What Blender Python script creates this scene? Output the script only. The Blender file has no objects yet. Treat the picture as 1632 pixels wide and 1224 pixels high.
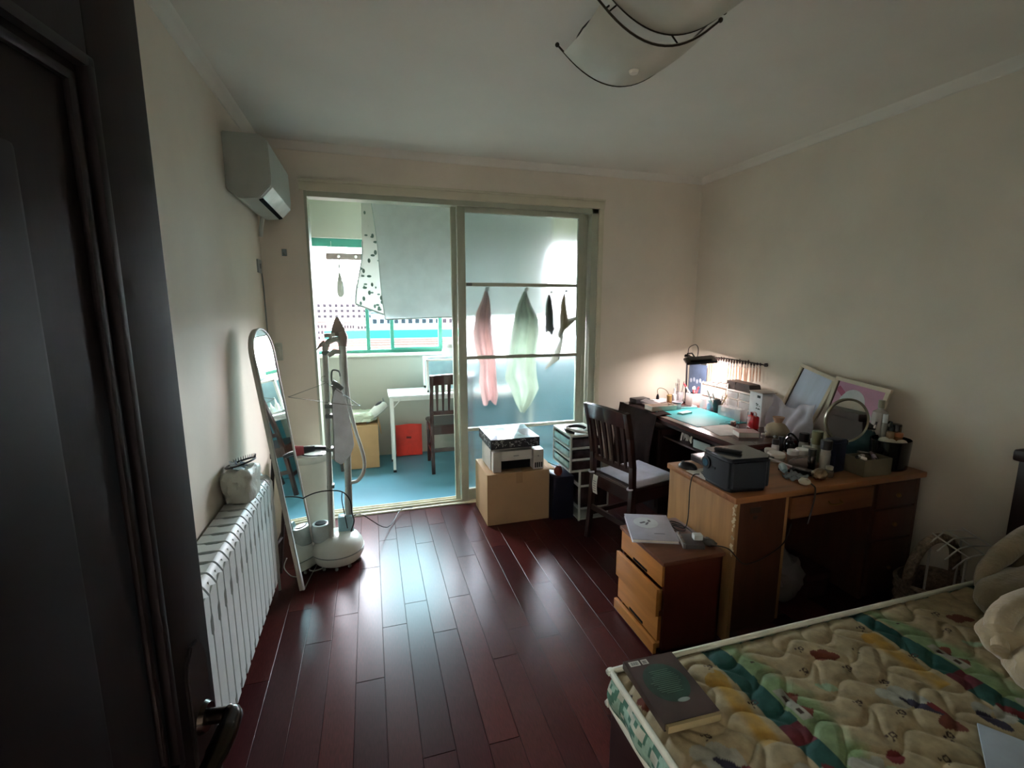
import bpy, bmesh, math, random
from mathutils import Vector, Matrix, noise
random.seed(7)
PI = math.pi
COL = bpy.context.scene.collection

# ------------------------------------------------------------------ camera
sc = bpy.context.scene
cam_data = bpy.data.cameras.new('camera')
cam = bpy.data.objects.new('camera', cam_data)
COL.objects.link(cam)
cam_data.sensor_fit = 'HORIZONTAL'
cam_data.sensor_width = 36.0
cam_data.lens = 752.0 / 1632.0 * 36.0
cam_data.clip_start = 0.02
cam_data.clip_end = 3000
cam.location = (0, 0, 1.55)
cam.rotation_euler = (math.radians(90 - 9.363), 0, math.radians(-16.655))
sc.camera = cam

# ------------------------------------------------------------------ view transform and exposure
sc.view_settings.view_transform = 'Standard'
sc.view_settings.look = 'None'
sc.view_settings.gamma = 1.0
sc.view_settings.use_curve_mapping = False
sc.view_settings.exposure = 4.05

# ------------------------------------------------------------------ overcast sky
world = bpy.data.worlds.new('overcast_sky')
sc.world = world
world.use_nodes = True
wn = world.node_tree
wn.nodes.clear()
w_out = wn.nodes.new('ShaderNodeOutputWorld')
w_bg = wn.nodes.new('ShaderNodeBackground')
w_tc = wn.nodes.new('ShaderNodeTexCoord')
w_sep = wn.nodes.new('ShaderNodeSeparateXYZ')
w_ramp = wn.nodes.new('ShaderNodeValToRGB')
w_ramp.color_ramp.elements[0].position = 0.0
w_ramp.color_ramp.elements[0].color = (0.95, 0.93, 1.0, 1)
w_ramp.color_ramp.elements[1].position = 0.8
w_ramp.color_ramp.elements[1].color = (0.88, 0.89, 1.0, 1)
wn.links.new(w_tc.outputs['Generated'], w_sep.inputs[0])
wn.links.new(w_sep.outputs['Z'], w_ramp.inputs['Fac'])
wn.links.new(w_ramp.outputs['Color'], w_bg.inputs['Color'])
w_bg.inputs['Strength'].default_value = 4.5
wn.links.new(w_bg.outputs[0], w_out.inputs['Surface'])

# portal in the balcony window opening: guides sampling of the sky's own light
pl = bpy.data.lights.new('window_portal', 'AREA')
pl.shape = 'RECTANGLE'
pl.size = 2.9
pl.size_y = 1.1
pl.cycles.is_portal = True
po = bpy.data.objects.new('window_portal', pl)
COL.objects.link(po)
po.location = (0.85, 5.2, 1.64)
po.rotation_euler = (math.radians(-90), 0, 0)

# desk lamp's LED panel is lit: its light is made in the desk lamp builder (make_desk_lamp)

# ------------------------------------------------------------------ materials
def srgb(h):
    h = h.lstrip('#')
    v = [int(h[i:i + 2], 16) / 255 for i in (0, 2, 4)]
    return tuple((c / 12.92 if c <= 0.04045 else ((c + 0.055) / 1.055) ** 2.4) for c in v) + (1,)

MATS = {}
def mat(name, col='#808080', rough=0.5, metal=0.0, var=0.06, scale=12.0, bump=0.0, bscale=60.0,
        spec=0.5, coat=0.0, trans=0.0, ior=1.45, alpha=1.0, sheen=0.0, emit=0.0, stretch=None):
    if name in MATS:
        return MATS[name]
    m = bpy.data.materials.new(name)
    m.use_nodes = True
    nt = m.node_tree
    b = nt.nodes['Principled BSDF']
    c = srgb(col) if isinstance(col, str) else tuple(col) + (1,)
    tc = nt.nodes.new('ShaderNodeTexCoord')
    mp = nt.nodes.new('ShaderNodeMapping')
    nt.links.new(tc.outputs['Object'], mp.inputs['Vector'])
    if stretch:
        mp.inputs['Scale'].default_value = stretch
    nz = nt.nodes.new('ShaderNodeTexNoise')
    nz.inputs['Scale'].default_value = scale
    nz.inputs['Detail'].default_value = 4
    nt.links.new(mp.outputs[0], nz.inputs['Vector'])
    rp = nt.nodes.new('ShaderNodeValToRGB')
    rp.color_ramp.elements[0].position = 0.3
    rp.color_ramp.elements[1].position = 0.7
    rp.color_ramp.elements[0].color = tuple(max(0, x * (1 - 2 * var)) for x in c[:3]) + (1,)
    rp.color_ramp.elements[1].color = tuple(min(1, x * (1 + 2 * var)) for x in c[:3]) + (1,)
    nt.links.new(nz.outputs['Fac'], rp.inputs['Fac'])
    nt.links.new(rp.outputs['Color'], b.inputs['Base Color'])
    b.inputs['Roughness'].default_value = rough
    b.inputs['Metallic'].default_value = metal
    b.inputs['Specular IOR Level'].default_value = spec
    b.inputs['Coat Weight'].default_value = coat
    b.inputs['Transmission Weight'].default_value = trans
    b.inputs['IOR'].default_value = ior
    b.inputs['Alpha'].default_value = alpha
    if sheen:
        b.inputs['Sheen Weight'].default_value = sheen
    if emit:
        b.inputs['Emission Color'].default_value = c
        b.inputs['Emission Strength'].default_value = emit
    if bump:
        n2 = nt.nodes.new('ShaderNodeTexNoise')
        n2.inputs['Scale'].default_value = bscale
        n2.inputs['Detail'].default_value = 5
        nt.links.new(mp.outputs[0], n2.inputs['Vector'])
        bp = nt.nodes.new('ShaderNodeBump')
        bp.inputs['Strength'].default_value = bump
        bp.inputs['Distance'].default_value = 0.01
        nt.links.new(n2.outputs['Fac'], bp.inputs['Height'])
        nt.links.new(bp.outputs[0], b.inputs['Normal'])
    MATS[name] = m
    return m

def glass_mat(name, tint, gloss=0.08):
    """thin clear pane: straight transmission with a fresnel-like reflection"""
    if name in MATS:
        return MATS[name]
    m = bpy.data.materials.new(name)
    m.use_nodes = True
    nt = m.node_tree
    nt.nodes.clear()
    out = nt.nodes.new('ShaderNodeOutputMaterial')
    t = nt.nodes.new('ShaderNodeBsdfTransparent')
    t.inputs['Color'].default_value = tint + (1,)
    g = nt.nodes.new('ShaderNodeBsdfGlossy')
    g.inputs['Roughness'].default_value = 0.03
    g.inputs['Color'].default_value = (0.9, 0.95, 0.93, 1)
    fr = nt.nodes.new('ShaderNodeLayerWeight')
    fr.inputs['Blend'].default_value = gloss
    mx = nt.nodes.new('ShaderNodeMixShader')
    nt.links.new(fr.outputs['Fresnel'], mx.inputs['Fac'])
    nt.links.new(t.outputs[0], mx.inputs[1])
    nt.links.new(g.outputs[0], mx.inputs[2])
    nt.links.new(mx.outputs[0], out.inputs['Surface'])
    MATS[name] = m
    return m

def frosted_mat():
    m = bpy.data.materials.new('frosted_glass')
    m.use_nodes = True
    nt = m.node_tree
    nt.nodes.clear()
    out = nt.nodes.new('ShaderNodeOutputMaterial')
    r = nt.nodes.new('ShaderNodeBsdfRefraction')
    r.distribution = 'GGX'
    r.inputs['Roughness'].default_value = 0.25
    r.inputs['IOR'].default_value = 1.3
    r.inputs['Color'].default_value = (0.90, 0.95, 0.96, 1)
    g = nt.nodes.new('ShaderNodeBsdfGlossy')
    g.inputs['Roughness'].default_value = 0.3
    t = nt.nodes.new('ShaderNodeBsdfTranslucent')
    t.inputs['Color'].default_value = (0.7, 0.88, 0.87, 1)
    m1 = nt.nodes.new('ShaderNodeMixShader')
    m1.inputs['Fac'].default_value = 0.012
    nt.links.new(r.outputs[0], m1.inputs[1])
    nt.links.new(t.outputs[0], m1.inputs[2])
    m2 = nt.nodes.new('ShaderNodeMixShader')
    m2.inputs['Fac'].default_value = 0.05
    nt.links.new(m1.outputs[0], m2.inputs[1])
    nt.links.new(g.outputs[0], m2.inputs[2])
    nt.links.new(m2.outputs[0], out.inputs['Surface'])
    return m

def cloth_mat(name, base, share=0.45):
    """woven cloth: part of the light passes through"""
    m = base
    nt = m.node_tree
    if nt.nodes.get('thin'):
        return m
    b = nt.nodes['Principled BSDF']
    out = [n for n in nt.nodes if n.type == 'OUTPUT_MATERIAL'][0]
    t = nt.nodes.new('ShaderNodeBsdfTranslucent'); t.name = 'thin'
    l = b.inputs['Base Color'].links[0]
    nt.links.new(l.from_socket, t.inputs['Color'])
    mx = nt.nodes.new('ShaderNodeMixShader'); mx.inputs['Fac'].default_value = share
    nt.links.new(b.outputs[0], mx.inputs[1]); nt.links.new(t.outputs[0], mx.inputs[2])
    nt.links.new(mx.outputs[0], out.inputs['Surface'])
    return m

def attr_mat(name, rough, coat=0.0, bump=0.0, bscale=80, spec=0.5, grain=None):
    """colour comes from the mesh's own colour attribute (printed or per-board colour)"""
    m = bpy.data.materials.new(name)
    m.use_nodes = True
    nt = m.node_tree
    b = nt.nodes['Principled BSDF']
    a = nt.nodes.new('ShaderNodeVertexColor')
    a.layer_name = 'Col'
    tc = nt.nodes.new('ShaderNodeTexCoord')
    mp = nt.nodes.new('ShaderNodeMapping')
    nt.links.new(tc.outputs['Object'], mp.inputs['Vector'])
    nz = nt.nodes.new('ShaderNodeTexNoise')
    nz.inputs['Scale'].default_value = 30
    nz.inputs['Detail'].default_value = 6
    if grain:
        mp.inputs['Scale'].default_value = grain
    nt.links.new(mp.outputs[0], nz.inputs['Vector'])
    mr = nt.nodes.new('ShaderNodeMapRange')
    mr.inputs['From Min'].default_value = 0.3
    mr.inputs['From Max'].default_value = 0.7
    mr.inputs['To Min'].default_value = 0.75
    mr.inputs['To Max'].default_value = 1.25
    nt.links.new(nz.outputs['Fac'], mr.inputs['Value'])
    mul = nt.nodes.new('ShaderNodeVectorMath')
    mul.operation = 'SCALE'
    nt.links.new(a.outputs['Color'], mul.inputs[0])
    nt.links.new(mr.outputs[0], mul.inputs['Scale'])
    nt.links.new(mul.outputs[0], b.inputs['Base Color'])
    b.inputs['Roughness'].default_value = rough
    b.inputs['Coat Weight'].default_value = coat
    b.inputs['Coat Roughness'].default_value = 0.12
    b.inputs['Specular IOR Level'].default_value = spec
    if bump:
        bp = nt.nodes.new('ShaderNodeBump')
        bp.inputs['Strength'].default_value = bump
        bp.inputs['Distance'].default_value = 0.004
        n2 = nt.nodes.new('ShaderNodeTexNoise')
        n2.inputs['Scale'].default_value = bscale
        nt.links.new(tc.outputs['Object'], n2.inputs['Vector'])
        nt.links.new(n2.outputs['Fac'], bp.inputs['Height'])
        nt.links.new(bp.outputs[0], b.inputs['Normal'])
    return m

# ------------------------------------------------------------------ mesh helpers
def rotm(rx=0, ry=0, rz=0):
    return Matrix.Rotation(rz, 4, 'Z') @ Matrix.Rotation(ry, 4, 'Y') @ Matrix.Rotation(rx, 4, 'X')

class MB:
    def __init__(s):
        s.bm = bmesh.new()
    def _merge(s, t, M=None, mi=0):
        me = bpy.data.meshes.new('tmp')
        for f in t.faces:
            f.material_index = mi
        t.to_mesh(me)
        t.free()
        if M is not None:
            me.transform(M)
        s.bm.from_mesh(me)
        bpy.data.meshes.remove(me)
        return s
    def box(s, c, size, rot=None, bevel=0.0, seg=2, mi=0):
        t = bmesh.new()
        bmesh.ops.create_cube(t, size=1.0)
        bmesh.ops.scale(t, vec=size, verts=t.verts)
        if bevel:
            bevel = min(bevel, min(size) * 0.49)
            bmesh.ops.bevel(t, geom=list(t.edges), offset=bevel, segments=seg, affect='EDGES', profile=0.6)
        M = Matrix.Translation(c) @ (rot if rot is not None else Matrix.Identity(4))
        return s._merge(t, M, mi)
    def bx(s, x0, x1, y0, y1, z0, z1, bevel=0.0, mi=0, seg=2):
        return s.box(((x0 + x1) / 2, (y0 + y1) / 2, (z0 + z1) / 2), (abs(x1 - x0), abs(y1 - y0), abs(z1 - z0)), None, bevel, seg, mi)
    def cyl(s, p0, p1, r, r2=None, seg=20, mi=0, cap=True):
        p0 = Vector(p0); p1 = Vector(p1)
        r2 = r if r2 is None else r2
        t = bmesh.new()
        L = (p1 - p0).length
        bmesh.ops.create_cone(t, cap_ends=cap, segments=seg, radius1=r, radius2=r2, depth=L)
        q = Vector((0, 0, 1)).rotation_difference((p1 - p0).normalized()).to_matrix().to_4x4()
        return s._merge(t, Matrix.Translation((p0 + p1) / 2) @ q, mi)
    def tube(s, pts, r, seg=8, smooth=0, mi=0, closed=False):
        P = [Vector(p) for p in pts]
        if smooth:
            Q = []
            n = len(P)
            rng = range(n if closed else n - 1)
            for i in rng:
                a = P[(i - 1) % n] if (closed or i > 0) else P[0]
                b = P[i]; c = P[(i + 1) % n]
                d = P[(i + 2) % n] if (closed or i + 2 < n) else P[-1]
                for k in range(smooth):
                    u = k / smooth
                    Q.append(0.5 * ((2 * b) + (-a + c) * u + (2 * a - 5 * b + 4 * c - d) * u * u + (-a + 3 * b - 3 * c + d) * u ** 3))
            if not closed:
                Q.append(P[-1])
            P = Q
        t = bmesh.new()
        rings = []
        n = len(P)
        prev = None
        for i, p in enumerate(P):
            if closed:
                tan = P[(i + 1) % n] - P[(i - 1) % n]
            else:
                tan = P[min(i + 1, n - 1)] - P[max(i - 1, 0)]
            if tan.length < 1e-9:
                tan = Vector((0, 0, 1))
            tan.normalize()
            if prev is None:
                up = Vector((0, 0, 1)) if abs(tan.z) < 0.9 else Vector((1, 0, 0))
                u = tan.cross(up).normalized()
            else:
                u = (prev - tan * prev.dot(tan))
                u = u.normalized() if u.length > 1e-6 else tan.orthogonal().normalized()
            prev = u
            v = tan.cross(u)
            rr = r[min(int(i / max(1, n - 1) * (len(r) - 1) + 0.5), len(r) - 1)] if isinstance(r, (list, tuple)) else r
            rings.append([t.verts.new(p + (u * math.cos(2 * PI * k / seg) + v * math.sin(2 * PI * k / seg)) * rr) for k in range(seg)])
        for i in range(n if closed else n - 1):
            A = rings[i]; B = rings[(i + 1) % n]
            for k in range(seg):
                t.faces.new((A[k], A[(k + 1) % seg], B[(k + 1) % seg], B[k]))
        if not closed:
            t.faces.new(list(reversed(rings[0])))
            t.faces.new(rings[-1])
        bmesh.ops.recalc_face_normals(t, faces=t.faces)
        return s._merge(t, None, mi)
    def lathe(s, prof, c=(0, 0, 0), seg=28, M=None, mi=0, sx=1.0, sy=1.0):
        t = bmesh.new()
        rings = []
        for r, z in prof:
            if r < 1e-5:
                rings.append([t.verts.new((0, 0, z))])
            else:
                rings.append([t.verts.new((r * math.cos(2 * PI * k / seg) * sx, r * math.sin(2 * PI * k / seg) * sy, z)) for k in range(seg)])
        for A, B in zip(rings, rings[1:]):
            for k in range(seg):
                a = A[k % len(A)]; b = A[(k + 1) % len(A)]; c2 = B[(k + 1) % len(B)]; d = B[k % len(B)]
                vs = []
                for v in (a, b, c2, d):
                    if v not in vs:
                        vs.append(v)
                if len(vs) > 2:
                    t.faces.new(vs)
        bmesh.ops.recalc_face_normals(t, faces=t.faces)
        T = Matrix.Translation(c)
        return s._merge(t, T @ M if M is not None else T, mi)
    def prism(s, poly, h0, h1, M=None, mi=0, bevel=0.0):
        """polygon in local XY extruded from z=h0 to z=h1"""
        t = bmesh.new()
        a = [t.verts.new((x, y, h0)) for x, y in poly]
        b = [t.verts.new((x, y, h1)) for x, y in poly]
        n = len(poly)
        t.faces.new(list(reversed(a)))
        t.faces.new(b)
        for i in range(n):
            t.faces.new((a[i], a[(i + 1) % n], b[(i + 1) % n], b[i]))
        bmesh.ops.recalc_face_normals(t, faces=t.faces)
        if bevel:
            bmesh.ops.bevel(t, geom=list(t.edges), offset=bevel, segments=2, affect='EDGES')
        return s._merge(t, M, mi)
    def ball(s, c, r, scale=(1, 1, 1), seg=20, mi=0, rot=None, fn=None):
        t = bmesh.new()
        bmesh.ops.create_uvsphere(t, u_segments=seg, v_segments=max(8, seg // 2), radius=r)
        if fn:
            for v in t.verts:
                v.co = fn(v.co)
        bmesh.ops.scale(t, vec=scale, verts=t.verts)
        return s._merge(t, Matrix.Translation(c) @ (rot if rot is not None else Matrix.Identity(4)), mi)
    def sheet(s, fn, nu, nv, th=0.0, mi=0):
        """surface fn(u,v) with u,v in 0..1, given thickness th along its normals"""
        t = bmesh.new()
        V = [[t.verts.new(fn(i / nu, j / nv)) for j in range(nv + 1)] for i in range(nu + 1)]
        for i in range(nu):
            for j in range(nv):
                t.faces.new((V[i][j], V[i + 1][j], V[i + 1][j + 1], V[i][j + 1]))
        t.normal_update()
        if th:
            bmesh.ops.solidify(t, geom=list(t.faces), thickness=th)
        bmesh.ops.recalc_face_normals(t, faces=t.faces)
        return s._merge(t, None, mi)
    def build(s, name, material, parent=None, smooth=None, loc=None, rot=None, mats=None):
        me = bpy.data.meshes.new(name)
        if smooth is None:
            smooth = 0.6
        bm = s.bm
        bm.normal_update()
        if smooth:
            for f in bm.faces:
                f.smooth = True
            for e in bm.edges:
                if len(e.link_faces) == 2 and e.calc_face_angle(0) > smooth:
                    e.smooth = False
        bm.to_mesh(me)
        bm.free()
        me.materials.append(material)
        for m in (mats or []):
            me.materials.append(m)
        o = bpy.data.objects.new(name, me)
        COL.objects.link(o)
        if loc is not None:
            o.location = loc
        if rot is not None:
            o.rotation_euler = rot
        if parent is not None:
            o.parent = parent
        return o

def tag(o, label, cat, group=None, kind=None):
    o['label'] = label
    o['category'] = cat
    if group:
        o['group'] = group
    if kind:
        o['kind'] = kind
    return o

def thing(name, label, cat, loc=(0, 0, 0), rz=0.0, group=None, rot=None):
    o = bpy.data.objects.new(name, None)
    o.empty_display_size = 0.05
    COL.objects.link(o)
    o.location = loc
    o.rotation_euler = rot if rot is not None else (0, 0, rz)
    return tag(o, label, cat, group)

def struct(o, label=None):
    o['kind'] = 'structure'
    if label:
        o['label'] = label
        o['category'] = 'room'
    return o

def dup(root, loc, rz=None, label=None, group=None, rot=None):
    r = root.copy()
    COL.objects.link(r)
    r.location = loc
    if rz is not None:
        r.rotation_euler = (0, 0, rz)
    if rot is not None:
        r.rotation_euler = rot
    if label:
        r['label'] = label
    if group:
        r['group'] = group
    for ch in list(root.children):
        c = ch.copy()
        COL.objects.link(c)
        c.parent = r
        for g in list(ch.children):
            d = g.copy()
            COL.objects.link(d)
            d.parent = c
    return r

def smoothstep(a, b, x):
    t = max(0.0, min(1.0, (x - a) / (b - a)))
    return t * t * (3 - 2 * t)
# ================================================================== THE SETTING
X0, X1 = -0.66, 2.71          # left and right wall planes
Y0, Y1 = -0.12, 3.52          # near wall and balcony wall planes
ZC = 2.59
BY0, BY1 = 3.66, 5.0          # balcony
HALL = -1.6

wall_m = mat('cream_wall_paint', '#ddd4c4', 0.75, var=0.03, scale=2.2, bump=0.08, bscale=25)
ceil_m = mat('ceiling_paint', '#dbd7cc', 0.8, var=0.02, scale=2)
balc_m = mat('balcony_wall_paint', '#a2a497', 0.7, var=0.02, scale=2)
frame_m = mat('painted_frame', '#a9ad9a', 0.45, var=0.03, scale=6)
casing_m = mat('casing_paint', '#cdc8b0', 0.5, var=0.03, scale=6)
wgreen_m = mat('green_window_frame', '#3f8b78', 0.45, var=0.04, scale=8)

# laminate floor: boards run towards the balcony, each board its own tone
def floor_mesh():
    bm = bmesh.new()
    cl = bm.loops.layers.float_color.new('Col')
    rnd = random.Random(11)
    W = 0.116
    x = -0.125 - W * 6
    k = 0
    ybounds = (-0.14, 3.53)
    marks = {0: 2.33, 1: 2.75, 3: 2.334, 5: 2.32, 8: 1.884, 9: 2.309}
    tones = [srgb(c) for c in ('#411b1a', '#3b1818', '#481e1c', '#371617', '#421d1b')]
    while x < X1 + 0.05:
        y = marks.get(k - 5, rnd.uniform(0, 1.2)) - 3 * 0.90
        while y < ybounds[1]:
            y2 = y + 0.90
            a, b = max(y, ybounds[0]), min(y2, ybounds[1])
            if b > a:
                g = 0.0007; e = 0.0013
                xa, xb = max(x, X0 - 0.02), min(x + W, X1 + 0.02)
                if xb > xa + 0.01:
                    co = rnd.choice(tones)
                    f_ = rnd.uniform(0.88, 1.12)
                    co = (co[0] * f_, co[1] * f_, co[2] * f_, 1)
                    o = [(xa + g, a + g), (xb - g, a + g), (xb - g, b - g), (xa + g, b - g)]
                    i_ = [(xa + g + e, a + g + e), (xb - g - e, a + g + e), (xb - g - e, b - g - e), (xa + g + e, b - g - e)]
                    vo = [bm.verts.new((p[0], p[1], -0.0009)) for p in o]
                    vi = [bm.verts.new((p[0], p[1], 0.0)) for p in i_]
                    fs = [bm.faces.new(vi)]
                    for q in range(4):
                        fs.append(bm.faces.new((vo[q], vo[(q + 1) % 4], vi[(q + 1) % 4], vi[q])))
                    for f in fs:
                        for l in f.loops:
                            l[cl] = co
            y = y2
        x += W
        k += 1
    # subfloor slab below the joints
    vs = [bm.verts.new(p) for p in ((X0 - .02, -0.14, -0.002), (X1 + .02, -0.14, -0.002), (X1 + .02, 3.53, -0.002), (X0 - .02, 3.53, -0.002))]
    f = bm.faces.new(vs)
    vs2 = [bm.verts.new((v.co.x, v.co.y, -0.05)) for v in vs]
    fb = bm.faces.new(list(reversed(vs2)))
    for f2 in [f, fb]:
        for l in f2.loops:
            l[cl] = (0.008, 0.003, 0.003, 1)
    me = bpy.data.meshes.new('floor')
    bm.to_mesh(me)
    bm.free()
    me.materials.append(attr_mat('cherry_laminate', 0.28, coat=0.0, spec=0.14, bump=0.02, bscale=5, grain=(8, 1, 1)))
    o = bpy.data.objects.new('floor', me)
    COL.objects.link(o)
    return struct(o, 'glossy red brown laminate floor of long boards')
floor_mesh()

b = MB(); b.bx(X0 - .14, X1 + .14, Y1 - .01, BY1 + .2, -0.06, -0.006)
struct(b.build('floor_balcony', mat('teal_floor_coating', '#4c8291', 0.4, var=0.05, scale=2.5)))
b = MB(); b.bx(-1.3, 1.6, HALL, Y0 - .02, -0.06, -0.001)
struct(b.build('floor_hall', mat('hall_floor', '#4a2c26', 0.4)))
b = MB(); b.bx(X0 - .14, X1 + .14, Y0 - .14, Y1 + .07, ZC, ZC + .1)
struct(b.build('ceiling', ceil_m))
b = MB(); b.bx(X0 - .14, X1 + .14, Y1 + .07, BY1 + .2, ZC, ZC + .1)
struct(b.build('ceiling_balcony', mat('balcony_ceiling_paint', '#c3d0b0', 0.8)))
b = MB(); b.bx(-1.4, 1.7, HALL - .1, Y0 - .14, ZC, ZC + .1)
struct(b.build('ceiling_hall', ceil_m))
b = MB(); b.bx(X0 - .14, X0, Y0 - .14, Y1 + .001, -.05, ZC)
struct(b.build('wall_left', wall_m))
b = MB(); b.bx(X1, X1 + .14, Y0 - .14, Y1 + .001, -.05, ZC)
struct(b.build('wall_right', wall_m))
OX0, OX1, OZ = -0.365, 1.763, 2.30
b = MB()
b.bx(X0 - .14, OX0, Y1, BY0, -.05, ZC)
b.bx(OX1, X1 + .14, Y1, BY0, -.05, ZC)
b.bx(OX0, OX1, Y1, BY0, OZ, ZC)
struct(b.build('wall_back', wall_m))
# near wall with the doorway the photographer stands in
b = MB()
b.bx(X0 - .14, -0.40, Y0 - .14, Y0, -.05, ZC)
b.bx(0.46, X1 + .14, Y0 - .14, Y0, -.05, ZC)
b.bx(-0.40, 0.46, Y0 - .14, Y0, 2.06, ZC)
struct(b.build('wall_near', wall_m))
b = MB()
b.bx(-1.4, -1.3, HALL, Y0 - .14, -.05, ZC); b.bx(1.6, 1.7, HALL, Y0 - .14, -.05, ZC)
b.bx(-1.4, 1.7, HALL - .1, HALL, -.05, ZC)
struct(b.build('wall_hall', wall_m))
# balcony walls
b = MB(); b.bx(X0 - .14, X0 + .03, BY0, BY1 + .2, -.05, ZC)
struct(b.build('wall_balcony_left', balc_m))
b = MB(); b.bx(X1 - .1, X1 + .14, BY0, BY1 + .2, -.05, ZC)
struct(b.build('wall_balcony_right', balc_m))
WX0, WX1, WZ0, WZ1 = -0.60, 2.40, 1.075, 2.20
b = MB()
b.bx(X0, X1, BY1, BY1 + .2, -.05, WZ0)
b.bx(X0, X1, BY1, BY1 + .2, WZ1, ZC)
b.bx(X0, WX0, BY1, BY1 + .2, WZ0, WZ1)
b.bx(WX1, X1, BY1, BY1 + .2, WZ0, WZ1)
struct(b.build('wall_balcony_front', balc_m))

# coving where the walls meet the ceiling
def coving(name, p0, p1, inward):
    p0 = Vector(p0); p1 = Vector(p1); d = Vector(inward)
    prof = [(0, -0.045), (0.008, -0.042), (0.014, -0.03), (0.03, -0.013), (0.045, -0.006), (0.05, 0)]
    t = bmesh.new()
    A = [t.verts.new(p0 + d * a + Vector((0, 0, ZC + z))) for a, z in prof]
    B = [t.verts.new(p1 + d * a + Vector((0, 0, ZC + z))) for a, z in prof]
    for i in range(len(prof) - 1):
        t.faces.new((A[i], A[i + 1], B[i + 1], B[i]))
    m = MB(); m._merge(t)
    struct(m.build(name, ceil_m))
coving('trim_1', (X0, Y1, 0), (X1, Y1, 0), (0, -1, 0))
coving('trim_2', (X1, Y1, 0), (X1, Y0, 0), (-1, 0, 0))
coving('trim_3', (X0, Y0, 0), (X0, Y1, 0), (1, 0, 0))

# sliding door frame in the balcony opening
b = MB()
b.bx(OX0 - .012, OX0 + .004, Y1 - .012, BY0, 0, OZ + .03)
b.bx(OX1 - .055, OX1, Y1 - .004, Y1 + .10, 0, OZ)
b.bx(OX0, OX1, Y1 - .004, Y1 + .10, OZ - .035, OZ)
struct(b.build('trim_4', frame_m))
b = MB()
b.bx(OX0 - .04, OX1 + .045, Y1 - .025, Y1 + .002, OZ + .0, OZ + .055, bevel=.006)
b.bx(OX0 - .04, OX1 + .045, Y1 - .035, Y1 + .002, OZ + .055, OZ + .07, bevel=.004)
b.bx(OX1, OX1 + .04, Y1 - .02, Y1 + .002, 0, OZ, bevel=.006)
struct(b.build('trim_5', casing_m))
b = MB()                                                       # threshold and tracks
b.bx(OX0, OX1, Y1 - .012, BY0, -0.02, 0.012, bevel=.003)
for y in (Y1 + .02, Y1 + .065, Y1 + .10):
    b.bx(OX0, OX1, y - .004, y + .004, 0.012, 0.026)
struct(b.build('trim_6', mat('threshold_paint', '#cfcbb4', 0.4)))

# sliding door leaf with frosted panes
DX0, DX1 = 0.600, 1.712
dl = bpy.data.objects.new('door_1', None); COL.objects.link(dl); dl.location = (0, 0, 0)
struct(dl, 'sliding door leaf with three white rails and frosted glass')
dl['category'] = 'door'
b = MB()
ya, yb = Y1 + .012, Y1 + .045
b.bx(DX0 + .04, DX0 + .098, ya, yb, .02, OZ - .035, bevel=.003)
b.bx(1.604, 1.648, ya, yb, .02, OZ - .035, bevel=.003)
b.bx(DX0 + .098, 1.604, ya, yb, .02, .11, bevel=.003)
b.bx(DX0 + .098, 1.604, ya, yb, OZ - .075, OZ - .035, bevel=.003)
for z in (1.711, 1.160, .595):
    b.bx(DX0 + .098, 1.604, ya, yb, z - .013, z + .013, bevel=.003)
b.build('door_frame', frame_m, dl)
b = MB()
b.bx(DX0 + .0, DX0 + .040, yb + .008, yb + .04, .02, OZ - .035, bevel=.003)   # stile of the second leaf behind
b.bx(1.655, 1.70, yb + .008, yb + .04, .02, OZ - .035, bevel=.003)
o = b.build('rear_stile', frame_m, dl)
fm = frosted_mat()
for z0, z1 in ((.11, .582), (.608, 1.147), (1.173, 1.698), (1.724, OZ - .075)):
    b = MB(); b.bx(DX0 + .09, 1.61, Y1 + .026, Y1 + .031, z0 - .006, z1 + .006)
    b.build('frosted_pane', fm, dl)
b = MB(); b.bx(0.70, 0.745, Y1 + .006, Y1 + .013, 1.698, 1.722, bevel=.002)
b.build('latch', mat('latch_grey', '#6b6f68', .4), dl)

# balcony window: green frame, clear panes left and right, green tinted panes between
wf = bpy.data.objects.new('window_1', None); COL.objects.link(wf)
struct(wf, 'green framed balcony window over the city'); wf['category'] = 'window'
b = MB()
yw0, yw1 = BY1 + .06, BY1 + .12
b.bx(WX0, WX1, yw0, yw1, WZ0 - .02, WZ0 + .035, bevel=.003)
b.bx(WX0, WX1, yw0, yw1, WZ1 - .075, WZ1, bevel=.003)
b.bx(WX0, WX0 + .03, yw0, yw1, WZ0, WZ1); b.bx(WX1 - .04, WX1, yw0, yw1, WZ0, WZ1)
for xc, w in ((-.022, .036), (.718, .04), (1.45, .04)):
    b.bx(xc - w / 2, xc + w / 2, yw0, yw1, WZ0 + .03, WZ1 - .07, bevel=.003)
b.build('window_frame', wgreen_m, wf)
b = MB()
b.bx(.198, .234, yw0 - .03, yw0 - .002, WZ0 + .03, WZ1 - .07, bevel=.003)
b.bx(.234, .70, yw0 - .03, yw0 - .002, WZ0 + .03, WZ0 + .055, bevel=.003)
b.build('sash', wgreen_m, wf)
clear = glass_mat('clear_pane', (0.98, 0.97, 0.97))
tint = glass_mat('green_tinted_pane', (0.66, 0.86, 0.87))
for x0, x1, m in ((WX0 + .03, -.04, clear), (-.004, .70, tint), (.738, 1.43, clear), (1.47, WX1 - .04, clear)):
    b = MB(); b.bx(x0, x1, yw0 + .028, yw0 + .032, WZ0 + .035, WZ1 - .075)
    b.build('window_pane', m, wf)
b = MB(); b.bx(WX0, WX1, BY1 - .03, BY1 + .06, WZ0 - .03, WZ0 - .0, bevel=.004)
struct(b.build('window_1_sill', mat('sill_white', '#d5dccb', .4)))
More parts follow.
